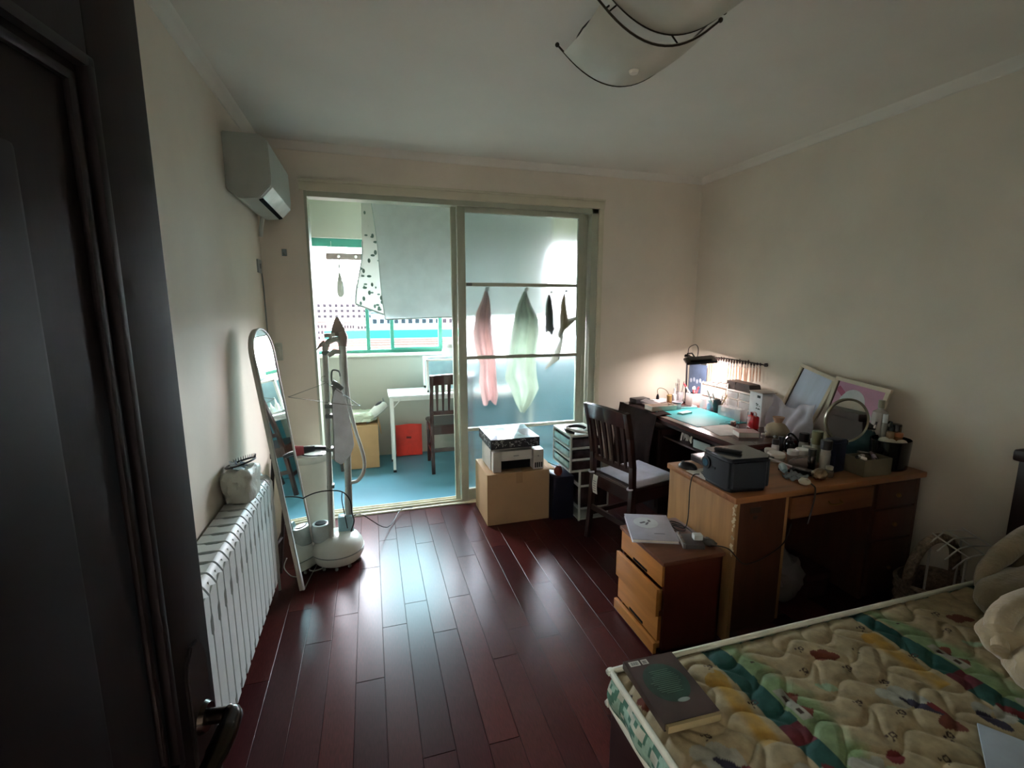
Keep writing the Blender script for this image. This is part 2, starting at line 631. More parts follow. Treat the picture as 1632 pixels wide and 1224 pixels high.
# small steel rails outside the left sash
b = MB()
for x in (-.50, -.53):
    b.bx(x - .004, x + .004, BY1 + .02, BY1 + .03, WZ0, WZ1 - .1)
struct(b.build('trim_7', mat('rail_white', '#d8dde6', .4)))

# ---- dark wooden room door standing open on the left
dr = bpy.data.objects.new('door_2', None); COL.objects.link(dr)
struct(dr, 'dark brown panelled room door standing open'); dr['category'] = 'door'
dr.location = (-0.24, 0.70, 0)
dr.rotation_euler = (0, 0, math.radians(-8))
dm = mat('dark_door_lacquer', '#160f10', 0.55, var=0.10, scale=5, bump=0.03, bscale=40, spec=.2, stretch=(1, 1, .15))
DW = 0.80
b = MB()
b.bx(-.045, -.006, -DW, 0, 0.01, 2.05, bevel=.003)
b.bx(-.02, 0, -.094, 0, 0.01, 2.05, bevel=.002)                 # stiles and rails
b.bx(-.02, 0, -DW, -DW + .094, 0.01, 2.05, bevel=.002)
b.bx(-.02, 0, -DW + .094, -.094, 1.79, 2.05, bevel=.002)
b.bx(-.02, 0, -DW + .094, -.094, 0.01, .2, bevel=.002)
b.bx(-.02, 0, -DW + .094, -.094, .86, .98, bevel=.002)
b.build('door_leaf', dm, dr)
b = MB()
for z0, z1 in ((.98, 1.79), (.2, .86)):
    for k, (ins, t, w) in enumerate(((0, .006, .012), (.022, .001, .010))):
        ya_, yb_, za_, zb_ = -DW + .094 + ins, -.094 - ins, z0 + ins, z1 - ins
        b.bx(-.006, t, yb_ - w, yb_, za_, zb_, bevel=.003)
        b.bx(-.006, t, ya_, ya_ + w, za_, zb_, bevel=.003)
        b.bx(-.006, t, ya_, yb_, zb_ - w, zb_, bevel=.003)
        b.bx(-.006, t, ya_, yb_, za_, za_ + w, bevel=.003)
    b.bx(-.008, .003, -DW + .20, -.20, z0 + .11, z1 - .11, bevel=.010)
b.build('panel_moulding', mat('moulding_lacquer', '#120d0e', .5, var=.03, spec=.2), dr)
hm = mat('dark_handle_metal', '#38332f', 0.25, metal=1.0)
b = MB()
pl_ = [(-.024, -.10), (.024, -.10), (.024, .075), (.02, .095), (.008, .112), (-.008, .112), (-.02, .095), (-.024, .075)]
Mh = Matrix.Translation((0, -.045, 1.0)) @ Matrix(((0, 0, 1, 0), (1, 0, 0, 0), (0, 1, 0, 0), (0, 0, 0, 1)))
b.prism(pl_, 0, .006, Mh, bevel=.002)
h1 = b.build('handle_plate', mat('dark_plate', '#1c1615', .4, metal=.4), dr)
b = MB()
b.cyl((.004, -.045, 1.0), (.012, -.045, 1.0), .022, .018)
b.cyl((.01, -.045, 1.0), (.040, -.045, 1.0), .010)
b.tube([(.036, -.043, 1.0), (.044, -.052, 1.0), (.046, -.085, .998), (.043, -.125, .99), (.038, -.165, .975)], [.012, .013, .014, .012, .006], seg=12, smooth=5)
b.build('handle_lever', hm, dr)
# door lining of the doorway
b = MB()
b.bx(-.40, -.385, Y0 - .15, Y0 + .01, 0, 2.06); b.bx(.445, .46, Y0 - .15, Y0 + .01, 0, 2.06)
b.bx(-.40, .46, Y0 - .15, Y0 + .01, 2.045, 2.06)
struct(b.build('trim_8', dm))
# ================================================================== LARGE OBJECTS
white_pl = mat('white_plastic', '#cfd0c8', 0.38, var=0.02)
dwood = mat('dark_chair_wood', '#2c1614', 0.28, var=0.12, scale=4, coat=0.3, stretch=(6, 6, 1))
black_pl = mat('black_plastic', '#16161a', 0.35, var=0.05)
metal_w = mat('white_coated_metal', '#d9dcd4', 0.35, var=0.02)
steel = mat('steel', '#b9bcbc', 0.22, metal=1.0, var=0.02)
gap_m = mat('dark_gap', '#0f1112', 0.9, spec=.1)

# ---- bed with headboard against the right wall
BX0, BX1, BYA, BYB, BZ = 0.625, 2.60, -0.05, 1.10, 0.50
bed_wood = mat('bed_dark_wood', '#2a1412', 0.35, var=0.1, scale=4, stretch=(1, 6, 6))
bed = thing('bed', 'low dark wooden bed with a bare printed mattress in the near right corner', 'bed', (0, 0, 0))
b = MB()
b.bx(BX0 + .012, BX0 + .05, BYA, BYB, .10, .376, bevel=.008)
b.bx(BX0 + .05, BX1 + .05, BYB - .05, BYB - .012, .14, .376, bevel=.008)
b.bx(BX0 + .05, BX1, BYA, BYB - .05, .33, .372)
b.build('bed_frame', bed_wood, bed)
for lx, ly in ((BX0 + .05, BYB - .06), (BX0 + .05, BYA + .05), (BX1 - .1, BYB - .06), (BX1 - .1, BYA + .05)):
    b = MB(); b.bx(lx - .035, lx + .035, ly - .035, ly + .035, 0, .35, bevel=.006)
    b.build('leg', bed_wood, bed)
b = MB(); b.bx(2.625, 2.70, BYA, 1.235, 0.0, .93, bevel=.015); b.bx(2.60, 2.705, BYA, 1.245, .90, .95, bevel=.012)
b.build('headboard', bed_wood, bed)

def mattress():
    nx, ny = 560, 330
    # print of the ticking: a tile 0.6 m wide repeated across the mattress
    cream = srgb('#978b6c')[:3]
    teal = srgb('#1a4038')[:3]; green = srgb('#5c7c4c')[:3]; amber = srgb('#947430')[:3]
    brown = srgb('#5a2a1a')[:3]; red = srgb('#5c1a1c')[:3]; navy = srgb('#2a2838')[:3]
    grey = srgb('#8b8c80')[:3]; dkb = srgb('#33231b')[:3]; pale = srgb('#879d80')[:3]
    def mix(a, c, t):
        return tuple(a[i] * (1 - t) + c[i] * t for i in range(3))
    PX, PY = 0.60, 0.62
    rings = [(.20, .93), (.26, 1.0), (.33, .90), (.24, .80), (.31, .74), (.38, .83), (.43, .95), (.28, .62), (.36, .66), (.45, .70),
             (.17, .60), (-.06, 1.02), (.40, .56), (.22, .70), (-.03, .88)]
    ov = [  # ellipses: x, y, rx, ry, angle, colour
        (.30, .96, .030, .017, .3, brown), (.322, .95, .014, .024, 1.1, brown), (.283, .972, .016, .011, 0, brown),
        (.36, .78, .042, .030, .5, grey), (.405, .765, .030, .022, -.4, grey), (.33, .80, .026, .018, .2, grey), (.385, .74, .05, .013, -.9, navy),
        (.42, .72, .016, .028, .7, red), (.395, .685, .032, .017, .2, brown), (.40, .675, .015, .026, .6, brown),
        (.07, .665, .030, .020, -.3, grey), (.105, .655, .024, .014, .4, grey), (.165, .655, .024, .016, .2, red),
        (-.035, .66, .036, .024, .4, grey), (-.072, .69, .026, .02, .1, grey), (-.088, .655, .018, .035, .3, navy), (-.005, .665, .012, .03, .5, red), (.008, .64, .016, .012, 0, red),
        (-.085, .975, .028, .02, .3, amber), (-.055, .98, .010, .022, .2, amber), (.12, .63, .02, .014, 0, pale), (.075, 1.0, .008, .004, 0, dkb), (.205, .865, .03, .012, -.5, pale),
    ]
    def paint(x, y):
        tx = (x - .975 + .18) % PX - .18
        ty = (y - .52) % PY + .52
        n = noise.noise((x * 9, y * 9, 0)) * .5 + .5
        n2 = noise.noise((x * 28, y * 28, 3)) * .5 + .5
        n3 = noise.noise((x * 4, y * 4, 7))
        c = mix(cream, srgb('#807257')[:3], n * .7)
        w = n3 * .02
        g = smoothstep(.0, .02, tx - .02 - w) * (1 - smoothstep(.13, .19, tx + .05 * n2 + .10 * (abs(ty - .83)) * 2))
        g *= smoothstep(.52, .60, ty)
        c = mix(c, mix(green, pale, n2 * .55), g * .85)
        if -.115 < tx - w < -.045 and .77 < ty < .99:
            c = mix(c, amber, .85 * smoothstep(.115, .085, -(tx - w)) * smoothstep(.045, .06, -(tx - w)) * (.5 + n2))
        s = abs(tx + w * .6) - .030 - .006 * n2
        if s < 0:
            if ty > .80 or ty < .745:
                c = mix(teal, (0.01, .08, .07), n * .5)
            else:
                c = mix(red, navy, n2 * .5)
        # small house with two roofs
        hx, hy = tx - .062, ty - .845
        if abs(hx) < .016 and abs(hy) < .05:
            c = grey
            if abs(hx) < .006 and (abs(hy - .022) < .008 or abs(hy + .022) < .008):
                c = dkb
        for q in (.024, -.024):
            if 0 < hx - .016 < .03 - abs(hy - q) * 1.3:
                c = brown
        for ox, oy, rx, ry, an, cc in ov:
            dx, dy = tx - ox, ty - oy
            ca, sa = math.cos(an), math.sin(an)
            u, v = (dx * ca + dy * sa) / rx, (-dx * sa + dy * ca) / ry
            if u * u + v * v < 1 + .25 * (n2 - .5):
                c = cc
        for ox, oy in rings:
            d = math.hypot((tx - ox), (ty - oy) * 1.1)
            if .0045 < d < .0095:
                c = dkb
            elif math.hypot(tx - ox + .016, ty - oy - .003) < .0035 or math.hypot(tx - ox + .011, ty - oy + .011) < .003:
                c = dkb
        return c
    def zf(x, y):
        # quilting stitched in wandering rows
        q = 1e9
        a = .5 + .5 * math.sin(x * 31 + 1.4 * math.sin(y * 23))
        f1 = abs(math.sin((y + .022 * math.sin(x * 34)) * PI / .085))
        f2 = abs(math.sin((x + .028 * math.sin(y * 37 + 1)) * PI / .12))
        puff = min(1, f1 * 1.6) ** .5 * min(1, f2 * 1.8) ** .5
        e = min(x - BX0, BYB - y)
        edge = -.012 * (1 - smoothstep(0, .06, e))
        return BZ - .007 + .0075 * puff + edge + .004 * noise.noise((x * 5, y * 5, 1))
    bm = bmesh.new()
    cl = bm.loops.layers.float_color.new('Col')
    xs = [BX0 + .012 + (2.60 - BX0 - .02) * i / nx for i in range(nx + 1)]
    ys = [BYA + (BYB - .012 - BYA) * (j / ny) for j in range(ny + 1)]
    V = [[bm.verts.new((x, y, zf(x, y))) for y in ys] for x in xs]
    cache = [[paint(x, y) for y in ys] for x in xs]
    for i in range(nx):
        for j in range(ny):
            f = bm.faces.new((V[i][j], V[i + 1][j], V[i + 1][j + 1], V[i][j + 1]))
            f.smooth = True
            for l, (a, c) in zip(f.loops, ((i, j), (i + 1, j), (i + 1, j + 1), (i, j + 1))):
                l[cl] = cache[a][c] + (1,)
    # side walls with a leafy print
    def side(p0, p1, out, n):
        p0 = Vector(p0); p1 = Vector(p1); out = Vector(out)
        R = []
        for i in range(n + 1):
            p = p0.lerp(p1, i / n)
            col = []
            for j in range(9):
                t = j / 8
                bul = .016 * math.sin(t * PI) + .004 * math.sin(i * .35)
                col.append(bm.verts.new(p + out * bul + Vector((0, 0, BZ - .012 - t * .105))))
            R.append(col)
        for i in range(n):
            for j in range(8):
                f = bm.faces.new((R[i][j], R[i + 1][j], R[i + 1][j + 1], R[i][j + 1]))
                f.smooth = True
                v = noise.noise((i * .18, j * .35, 2))
                c = srgb('#8fb3a0') if v > 0.05 else (srgb('#4c7a68') if v > -.18 else srgb('#b9bfae'))
                for l in f.loops:
                    l[cl] = c
    side((BX0 + .006, BYA, 0), (BX0 + .006, BYB - .02, 0), (-1, 0, 0), 150)
    side((BX0 + .02, BYB - .006, 0), (BX1, BYB - .006, 0), (0, 1, 0), 220)
    bmesh.ops.recalc_face_normals(bm, faces=bm.faces)
    me = bpy.data.meshes.new('mattress')
    bm.to_mesh(me); bm.free()
    me.materials.append(attr_mat('printed_ticking', 0.75, bump=.15, bscale=300, spec=.25))
    o = bpy.data.objects.new('mattress', me)
    COL.objects.link(o)
    return o
mt = thing('mattress', 'quilted mattress printed with animals, houses and green and amber bands lying on the bed', 'mattress', (0, 0, 0))
mo = mattress(); mo.name = 'ticking'; mo.parent = mt
piping = mat('white_piping', '#cfd2c2', 0.6, bump=.1)
for z, nm in ((BZ - .008, 'upper_piping'), (BZ - .112, 'lower_piping')):
    b = MB()
    pts = [(BX0 + .004, BYA, z), (BX0 + .004, .5, z + .002), (BX0 + .004, BYB - .05, z), (BX0 + .012, BYB - .015, z), (BX0 + .045, BYB - .004, z), (1.2, BYB - .003, z + .002), (1.9, BYB - .003, z - .001), (BX1, BYB - .003, z)]
    b.tube(pts, .009, seg=10, smooth=8)
    b.build(nm, piping, mt)
b = MB(); b.bx(BX0 + .01, BX1, BYA, BYB - .012, BZ - .12, BZ - .02)
b.build('filling', mat('mattress_core', '#8c8570', .8), mt)

# ---- old wooden desk with kneehole (nearer one)
oak = mat('varnished_yellow_wood', '#96633c', 0.38, var=0.12, scale=3, coat=0.15, stretch=(1, 10, 10), bump=.02)
oakv = mat('varnished_yellow_panel', '#a37a4e', 0.42, var=0.10, scale=3, stretch=(8, 8, 1))
redwood = mat('reddish_brown_wood', '#4e2c1e', 0.4, var=0.10, scale=3, stretch=(8, 8, 1))
DXa, DXb, DYa, DYb, DZ = 1.518, 2.66, 1.605, 2.095, 0.72
dk = thing('wooden_desk', 'old yellowish wooden kneehole desk carrying the projector and cosmetics', 'desk', (0, 0, 0))
b = MB(); b.bx(DXa - .02, DXb + .02, DYa - .015, DYb, DZ - .03, DZ, bevel=.006)
b.build('desktop', oak, dk)
b = MB()
b.bx(DXa, DXa + .02, DYa, DYb, .0, DZ - .03, bevel=.002)
b.bx(1.800, 1.822, DYa + .01, DYb, .06, DZ - .03)
b.build('left_pedestal', oakv, dk)
b = MB()
b.bx(DXa + .02, 1.800, DYa + .004, DYa + .02, .05, DZ - .03, bevel=.002)
f_ = b.build('pedestal_door', redwood, dk)
b = MB()
b.bx(2.345, 2.365, DYa + .01, DYb, .06, DZ - .03); b.bx(2.365, DXb - .02, DYa + .02, DYb - .02, .06, .08)
b.bx(DXb - .02, DXb, DYa, DYb, 0, DZ - .03, bevel=.002)
b.build('right_pedestal', redwood, dk)
for z0, z1 in ((.55, .68), (.38, .54), (.08, .37)):
    b = MB(); b.bx(2.37, DXb - .024, DYa - .002, DYa + .018, z0, z1, bevel=.003)
    d_ = b.build('drawer', redwood, dk)
    b = MB(); b.ball((2.50, DYa - .012, (z0 + z1) / 2), .011, seg=12)
    b.build('knob', mat('brass_knob', '#8a6b3a', .35, metal=1), d_)
b = MB(); b.bx(1.828, 2.338, DYa - .004, DYa + .016, .573, .678, bevel=.004); b.bx(1.828, 2.338, DYa + .016, DYb - .1, .573, .583)
d_ = b.build('drawer', mat('drawer_brown_wood', '#7a4c31', .4, var=.1, scale=3, stretch=(1, 10, 10)), dk)
b = MB(); b.tube([(2.05, DYa - .002, .635), (2.055, DYa - .02, .625), (2.115, DYa - .02, .625), (2.12, DYa - .002, .635)], .004, smooth=4)
b.build('drawer_pull', mat('brass_knob'), d_)
b = MB(); b.bx(1.822, 2.345, DYb - .02, DYb - .005, .06, DZ - .03)
b.build('back_panel', redwood, dk)
b = MB()   # worn pale chips along the left front edge
rr = random.Random(5)
for k in range(26):
    z = .43 + rr.random() * .27
    b.box((DXa - .0008, DYa + .003 + rr.random() * .012, z), (.003, .006 + rr.random() * .01, .004 + rr.random() * .014), rotm(rr.random()))
b.build('chipped_edge', mat('raw_chip', '#cbb896', .7), dk)
b = MB(); b.bx(DXa - .003, DXa + .001, DYa + .06, DYa + .085, DZ - .026, DZ - .010, bevel=.001)
b.build('hinge_plate', mat('dark_hinge', '#3a2a22', .5), dk)
b = MB()
b.bx(DXa + .08, DXa + .14, DYa + .0005, DYa + .006, .63, .655); b.bx(DXa + .10, DXa + .12, DYa + .0005, DYa + .006, .60, .615)
b.build('lock_plate', mat('dark_hinge'), dk)

# ---- craft desk along the right wall
mahog = mat('mahogany_lacquer', '#4e2320', 0.22, var=0.08, scale=3, coat=0.4, stretch=(8, 1, 8))
mahv = mat('mahogany_panel', '#2d1a18', 0.3, var=0.08, scale=3, stretch=(8, 8, 1))
cd = thing('craft_desk', 'dark mahogany writing desk under the lamp along the right wall', 'desk', (0, 0, 0))
EX, EYa, EYb = 1.985, 2.115, 3.44
b = MB(); b.bx(EX, 2.695, EYa, EYb, .725, .76, bevel=.012, seg=3)
b.build('desktop', mahog, cd)
b = MB(); b.bx(EX + .02, EX + .05, EYa + .015, EYb - .01, .700, .727, bevel=.003); b.bx(2.60, 2.69, EYa + .015, EYb - .01, .60, .727, bevel=.003)
b.build('apron', mahv, cd)
b = MB(); b.bx(EX + .03, 2.68, 2.905, 3.42, .0, .655, bevel=.004)
pd_ = b.build('pedestal', mahv, cd)
b = MB(); b.bx(EX + .018, EX + .032, 2.93, 3.40, .04, .64, bevel=.004)
b.build('pedestal_door', mahv, cd)
b = MB(); b.bx(EX + .03, 2.68, EYa + .02, EYa + .05, 0, .655, bevel=.003)
b.build('side_panel', mahv, cd)
b = MB(); b.bx(EX + .045, 2.55, EYa + .05, 2.905, .598, .612, bevel=.002)
b.build('shelf', mahv, cd)

# ---- bedside drawer chest
pine = mat('honey_pine_front', '#b5793c', 0.4, var=0.08, scale=3, stretch=(8, 1, 8))
nchest = mat('chest_brown_wood', '#54241a', 0.35, var=0.08, scale=3, stretch=(8, 8, 1), coat=.2)
ch = thing('drawer_chest', 'small brown bedside chest with honey coloured drawer fronts beside the bed', 'chest of drawers', (0, 0, 0))
NX0, NX1, NY0, NY1, NZ = 1.185, 1.483, 1.625, 1.985, .455
b = MB()
b.bx(NX0, NX1, NY0, NY0 + .016, 0, NZ - .018); b.bx(NX0, NX1, NY1 - .016, NY1, 0, NZ - .018)
b.bx(NX1 - .012, NX1, NY0, NY1, 0, NZ - .018); b.bx(NX0, NX1, NY0, NY1, .0, .02)
b.build('body', nchest, ch)
b = MB(); b.bx(NX0 - .018, NX1 + .01, NY0 - .008, NY1 + .008, NZ - .02, NZ, bevel=.006)
b.build('top', mat('chest_top_wood', '#6c4230', .3, var=.1, scale=3, stretch=(1, 8, 8), coat=.3), ch)
for k, (z0, z1, dx) in enumerate(((.332, .432, .0), (.196, .326, .026), (.07, .190, .010), (.012, .066, .030))):
    b = MB()
    x = NX0 - dx
    b.bx(x - .012, x + .006, NY0 + .006 if dx < .02 else NY0 + .002, NY1 - .004, z0, z1, bevel=.003)
    b.bx(x + .006, NX1 - .05, NY0 + .02, NY0 + .03, z0 + .01, z1 - .02); b.bx(x + .006, NX1 - .05, NY1 - .03, NY1 - .02, z0 + .01, z1 - .02)
    b.bx(x + .006, NX1 - .05, NY0 + .02, NY1 - .02, z0 + .01, z0 + .016)
    d_ = b.build('drawer', pine, ch)
    if k in (0, 2):
        b = MB(); b.bx(x - .0135, x - .009, NY0 + .12, NY1 - .12, z0 + .004, z0 + .018, bevel=.003)
        b.build('finger_slot_shade', gap_m, d_)  # near-black strip painted for the shade inside the drawer cutout

# ---- slat-back chairs
def make_chair(label, group, cushion=True):
    t = thing('slat_back_chair', label, 'chair', (0, 0, 0), 0, group)
    w2, d2 = .19, .20
    b = MB()
    poly = [(-w2 + .0, -d2), (w2, -d2), (w2 + .015, d2 - .03), (w2 - .01, d2), (-w2 + .01, d2), (-w2 - .015, d2 - .03)]
    b.prism(poly, .425, .452, bevel=.006)
    b.build('seat', dwood, t)
    b = MB()
    b.bx(-w2 + .02, w2 - .02, -d2 + .01, -d2 + .03, .36, .425); b.bx(-w2 + .02, w2 - .02, d2 - .03, d2 - .01, .36, .425)
    b.bx(-w2 + .005, -w2 + .025, -d2 + .02, d2 - .02, .36, .425); b.bx(w2 - .025, w2 - .005, -d2 + .02, d2 - .02, .36, .425)
    b.build('apron', dwood, t)
    for s in (-1, 1):
        b = MB()                                            # rear leg and post in one curved piece
        path = [(-.235, 0), (-.215, .2), (-.20, .45), (-.205, .6), (-.235, .78), (-.27, .93)]
        for (ya, za), (yb, zb) in zip(path, path[1:]):
            L = math.hypot(yb - ya, zb - za)
            b.box((s * (w2 - .004), (ya + yb) / 2, (za + zb) / 2), (.034, .034, L + .012), rotm(rx=-math.atan2(yb - ya, zb - za)), bevel=.005)
        b.build('rear_post', dwood, t)
        b = MB()
        path = [(.18, 0), (.165, .12), (.165, .25), (.18, .40)]
        for (ya, za), (yb, zb) in zip(path, path[1:]):
            L = math.hypot(yb - ya, zb - za)
            b.box((s * (w2 - .012), (ya + yb) / 2, (za + zb) / 2), (.032, .034, L + .012), rotm(rx=-math.atan2(yb - ya, zb - za)), bevel=.005)
        b.build('front_leg', dwood, t)
    def backy(z):
        return -.20 - .005 * (z - .45) / .15 if z < .6 else -.205 - .065 * ((z - .6) / .33) ** 1.2
    b = MB()
    def rail(u, v):
        x = (-1 + 2 * u) * (w2 + .012)
        z = .835 + .095 * v + .012 * math.cos((u - .5) * PI)
        return Vector((x, backy(z) - .022 * math.cos((u - .5) * PI) - .008, z))
    b.sheet(rail, 14, 5, th=.022)
    b.build('top_rail', dwood, t)
    b = MB()
    def rail2(u, v):
        x = (-1 + 2 * u) * (w2 - .01)
        z = .555 + .035 * v
        return Vector((x, backy(z) - .010 * math.cos((u - .5) * PI) - .004, z))
    b.sheet(rail2, 10, 3, th=.018)
    b.build('lower_rail', dwood, t)
    for k in range(6):
        x = (-1 + 2 * (k + .5) / 6) * (w2 - .03)
        b = MB()
        def sl(u, v, x=x):
            z = .58 + .265 * v
            wv = .0085 + .007 * smoothstep(.1, 1, v)
            return Vector((x * (1 + .04 * v) + (u - .5) * 2 * wv, backy(z) - .010 - .012 * math.sin(v * PI) * 0 - .010 * math.cos((x / w2) * PI / 2), z))
        b.sheet(sl, 2, 8, th=.012)
        b.build('slat', dwood, t)
    b = MB()
    b.bx(-w2 + .01, w2 - .01, -.222, -.206, .20, .235)
    b.bx(-w2 + .005, -w2 + .022, -.2, .16, .16, .19); b.bx(w2 - .022, w2 - .005, -.2, .16, .16, .19)
    b.build('stretcher', dwood, t)
    return t
ca = make_chair('dark wooden slat-back chair with pale seat pad facing the craft desk', 'slat-back chairs')
ca.location = (1.625, 2.605, 0); ca.rotation_euler = (0, 0, math.radians(-77.7))
cb = dup(ca, (.695, 4.50, 0), 0, label='dark wooden slat-back chair on the balcony at the small white table')
cu = thing('seat_cushion', 'thin pale lilac seat pad on the chair at the craft desk', 'cushion', (1.625, 2.605, .452), math.radians(-77.7))
b = MB()
def cush(u, v):
    x = (-1 + 2 * u) * .178; y = (-1 + 2 * v) * .175 + .022
    e = min(u, 1 - u, v, 1 - v)
    tuft = sum(math.exp(-((u - a) ** 2 + (v - c) ** 2) / .002) for a in (.3, .7) for c in (.3, .7))
    return Vector((x, y, .006 + .022 * min(1, e / .08) ** .5 - .006 * tuft + .001 * math.sin(u * 40) * math.sin(v * 37)))
b.sheet(cush, 26, 26, th=-.006)
b.bx(-.175, .175, -.15, .195, 0, .012, bevel=.005)
b.build('pad', mat('lilac_grey_fabric', '#b9b9c6', .8, bump=.2, bscale=200), cu)
for s in (-1, 1):
    b = MB()
    b.tube([(s * .17, -.15, .012), (s * .185, -.19, .018), (s * .20, -.22, .012), (s * .178, -.232, .01), (s * .162, -.21, .012)], .006, smooth=5)
    b.build('tie', mat('lilac_grey_fabric'), cu)
b = MB()
b.sheet(lambda u, v: Vector((-.135 + .045 * u, -.238 - .008 * math.sin(v * 3), .010 - .125 * v)), 4, 8, th=.001)
tg = b.build('care_label', mat('label_white', '#d8d8cc', .7), cu)
b = MB()
for k in range(5):
    b.box((-.1125, -.2475, -.03 - k * .016), (.026, .0012, .003))
b.build('care_print', mat('grey_ink', '#55555a', .7), tg)
# ================================================================== LEFT SIDE AND CEILING
# ---- radiator
rad_m = mat('radiator_white', '#c3cac6', 0.42, var=0.02)
rad = thing('radiator', 'white ribbed aluminium radiator along the left wall', 'radiator', (0, 0, 0))
PIT = .0735
prot = None
ys = [1.648 - .0 + PIT * k for k in range(-4, 13)]
first = None
for k, y in enumerate(ys):
    if first is None:
        b = MB()
        w = PIT - .011
        # front plate with notches along one edge, outline in (y, z)
        n = .011
        poly = [(0, .13), (w - n, .13), (w - n, .135), (w - n, .165), (w, .175), (w, .52), (w - n, .53), (w - n, .575), (w, .59), (w, .655), (w * .5, .668), (0, .655),
                (0, .59), (n * .4, .575), (n * .4, .53), (0, .52), (0, .175), (n * .4, .165)]
        M = Matrix(((0, 0, 1, 0), (1, 0, 0, 0), (0, 1, 0, 0), (0, 0, 0, 1)))
        b.prism([(p[0], p[1]) for p in poly], -.006, 0, M)
        # slanting shoulder and flat top plate
        b.sheet(lambda u, v: Vector((-.001 - .03 * v, u * w, .655 + .038 * math.sin(v * PI / 2))), 1, 5, th=.004)
        top = [(-.030, 0), (-.05, n * .3), (-.085, n * .3), (-.095, 0), (-.125, 0), (-.125, w), (-.095, w), (-.085, w - n * .8), (-.05, w - n * .8), (-.03, w)]
        b.prism(top, .686, .693)
        b.bx(-.125, -.119, 0, w, .13, .69)
        b.cyl((-.06, w / 2, .12), (-.06, w / 2, .66), .018, seg=12)
        b.bx(-.11, -.01, w / 2 - .002, w / 2 + .002, .13, .68)
        b.cyl((-.06, -.006, .16), (-.06, PIT - .006, .16), .022, seg=14); b.cyl((-.06, -.006, .64), (-.06, PIT - .006, .64), .022, seg=14)
        first = b.build('section', rad_m, rad)
        first.location = (-.522, y, 0)
    else:
        o = first.copy(); COL.objects.link(o); o.parent = rad; o.location = (-.522, y, 0)
yE = ys[-1] + PIT
b = MB(); b.bx(-.655, -.645, 1.36, yE, .13, .66); b.bx(-.66, -.64, 1.6, 1.63, .2, .6); b.bx(-.66, -.64, 2.3, 2.33, .2, .6)
b.build('bracket', rad_m, rad)
b = MB()
b.cyl((-.582, yE - .01, .16), (-.582, yE + .05, .16), .014); b.cyl((-.582, yE + .05, .13), (-.582, yE + .05, .20), .016)
b.cyl((-.582, yE + .05, .20), (-.582, yE + .05, .235), .012, .018)
b.build('valve', mat('worn_brass', '#8f8a78', .3, metal=.8), rad)
b = MB(); b.tube([(-.582, yE + .05, .14), (-.582, yE + .052, .06), (-.584, yE + .055, .0)], .010, seg=10); b.cyl((-.545, yE + .055, .0), (-.545, yE + .055, .14), .007)
b.build('pipe', rad_m, rad)
b = MB(); b.tube([(-.60, yE + .10, 0), (-.60, yE + .10, .62), (-.60, yE + .07, .655), (-.60, yE, .655)], .02, seg=12)
b.build('riser_pipe', rad_m, rad)

# ---- crumpled white bag on the radiator with hair band
bagm = mat('crumpled_white_plastic', '#b3b7ac', .4, var=.04, bump=.9, bscale=22)
b = MB()
def crum(co):
    L = co.length
    d = co / L
    k = 1 / (abs(d.x) ** 5 + abs(d.y) ** 5 + abs(d.z) ** 5) ** .2
    n = noise.noise(co * 16) * .16 + abs(noise.noise(co * 34)) * .16 + noise.noise(co * 80) * .03
    c = co * (.86 * k * (1 + n))
    c.z = max(c.z, -.064)
    return c
b.ball((0, 0, .058), .1, (.70, 1.25, .86), seg=48, fn=crum)
tag(b.build('plastic_bag', bagm, loc=(-.588, 2.31, .697)), 'crumpled white plastic bag on top of the radiator', 'bag')
hb = thing('toothed_headband', 'black toothed hair band lying on the crumpled bag', 'hair band', (-.588, 2.31, .840))
b = MB()
ring = [(.058 * math.cos(a), .085 * math.sin(a), .012 + .018 * math.cos(a + .6)) for a in [2 * PI * k / 28 for k in range(28)]]
b.tube(ring, .0045, seg=8, closed=True)
b.build('band', black_pl, hb)
b = MB()
for k in range(16):
    a = -.1 + k * .165
    p = Vector((.058 * math.cos(a), .085 * math.sin(a), .012 + .018 * math.cos(a + .6)))
    b.cyl(p, p + Vector((.004 * math.cos(a), .004 * math.sin(a), .018)), .0022, .001, seg=6)
b.build('teeth', black_pl, hb)
pk = thing('foil_pouch', 'flat silvery pouch with dark print inside the hair band', 'pouch', (-.588, 2.31, .822), .3)
b = MB(); b.sheet(lambda u, v: Vector(((u - .5) * .085, (v - .5) * .12, .012 * math.sin(u * PI) * math.sin(v * PI) + .01 + .04 * (.5 - u))), 8, 8, th=.003)
b.build('film', mat('silver_film', '#9aa6ac', .25, metal=.5, bump=.3), pk)
b = MB(); b.box((.012, .01, .022), (.03, .05, .003), rotm(ry=.4)); b.box((-.018, .005, .034), (.008, .06, .003), rotm(ry=.4))
b.build('dark_print', mat('navy_ink', '#273046', .5), pk)

# ---- arched standing mirror
mirror_m = mat('mirror_silver', (0.86, 0.90, 0.88), 0.015, metal=1.0, var=0.0)
am = thing('arched_mirror', 'tall arched mirror with thin white rim leaning back near the left wall', 'mirror', (-.392, 2.735, 0.0))
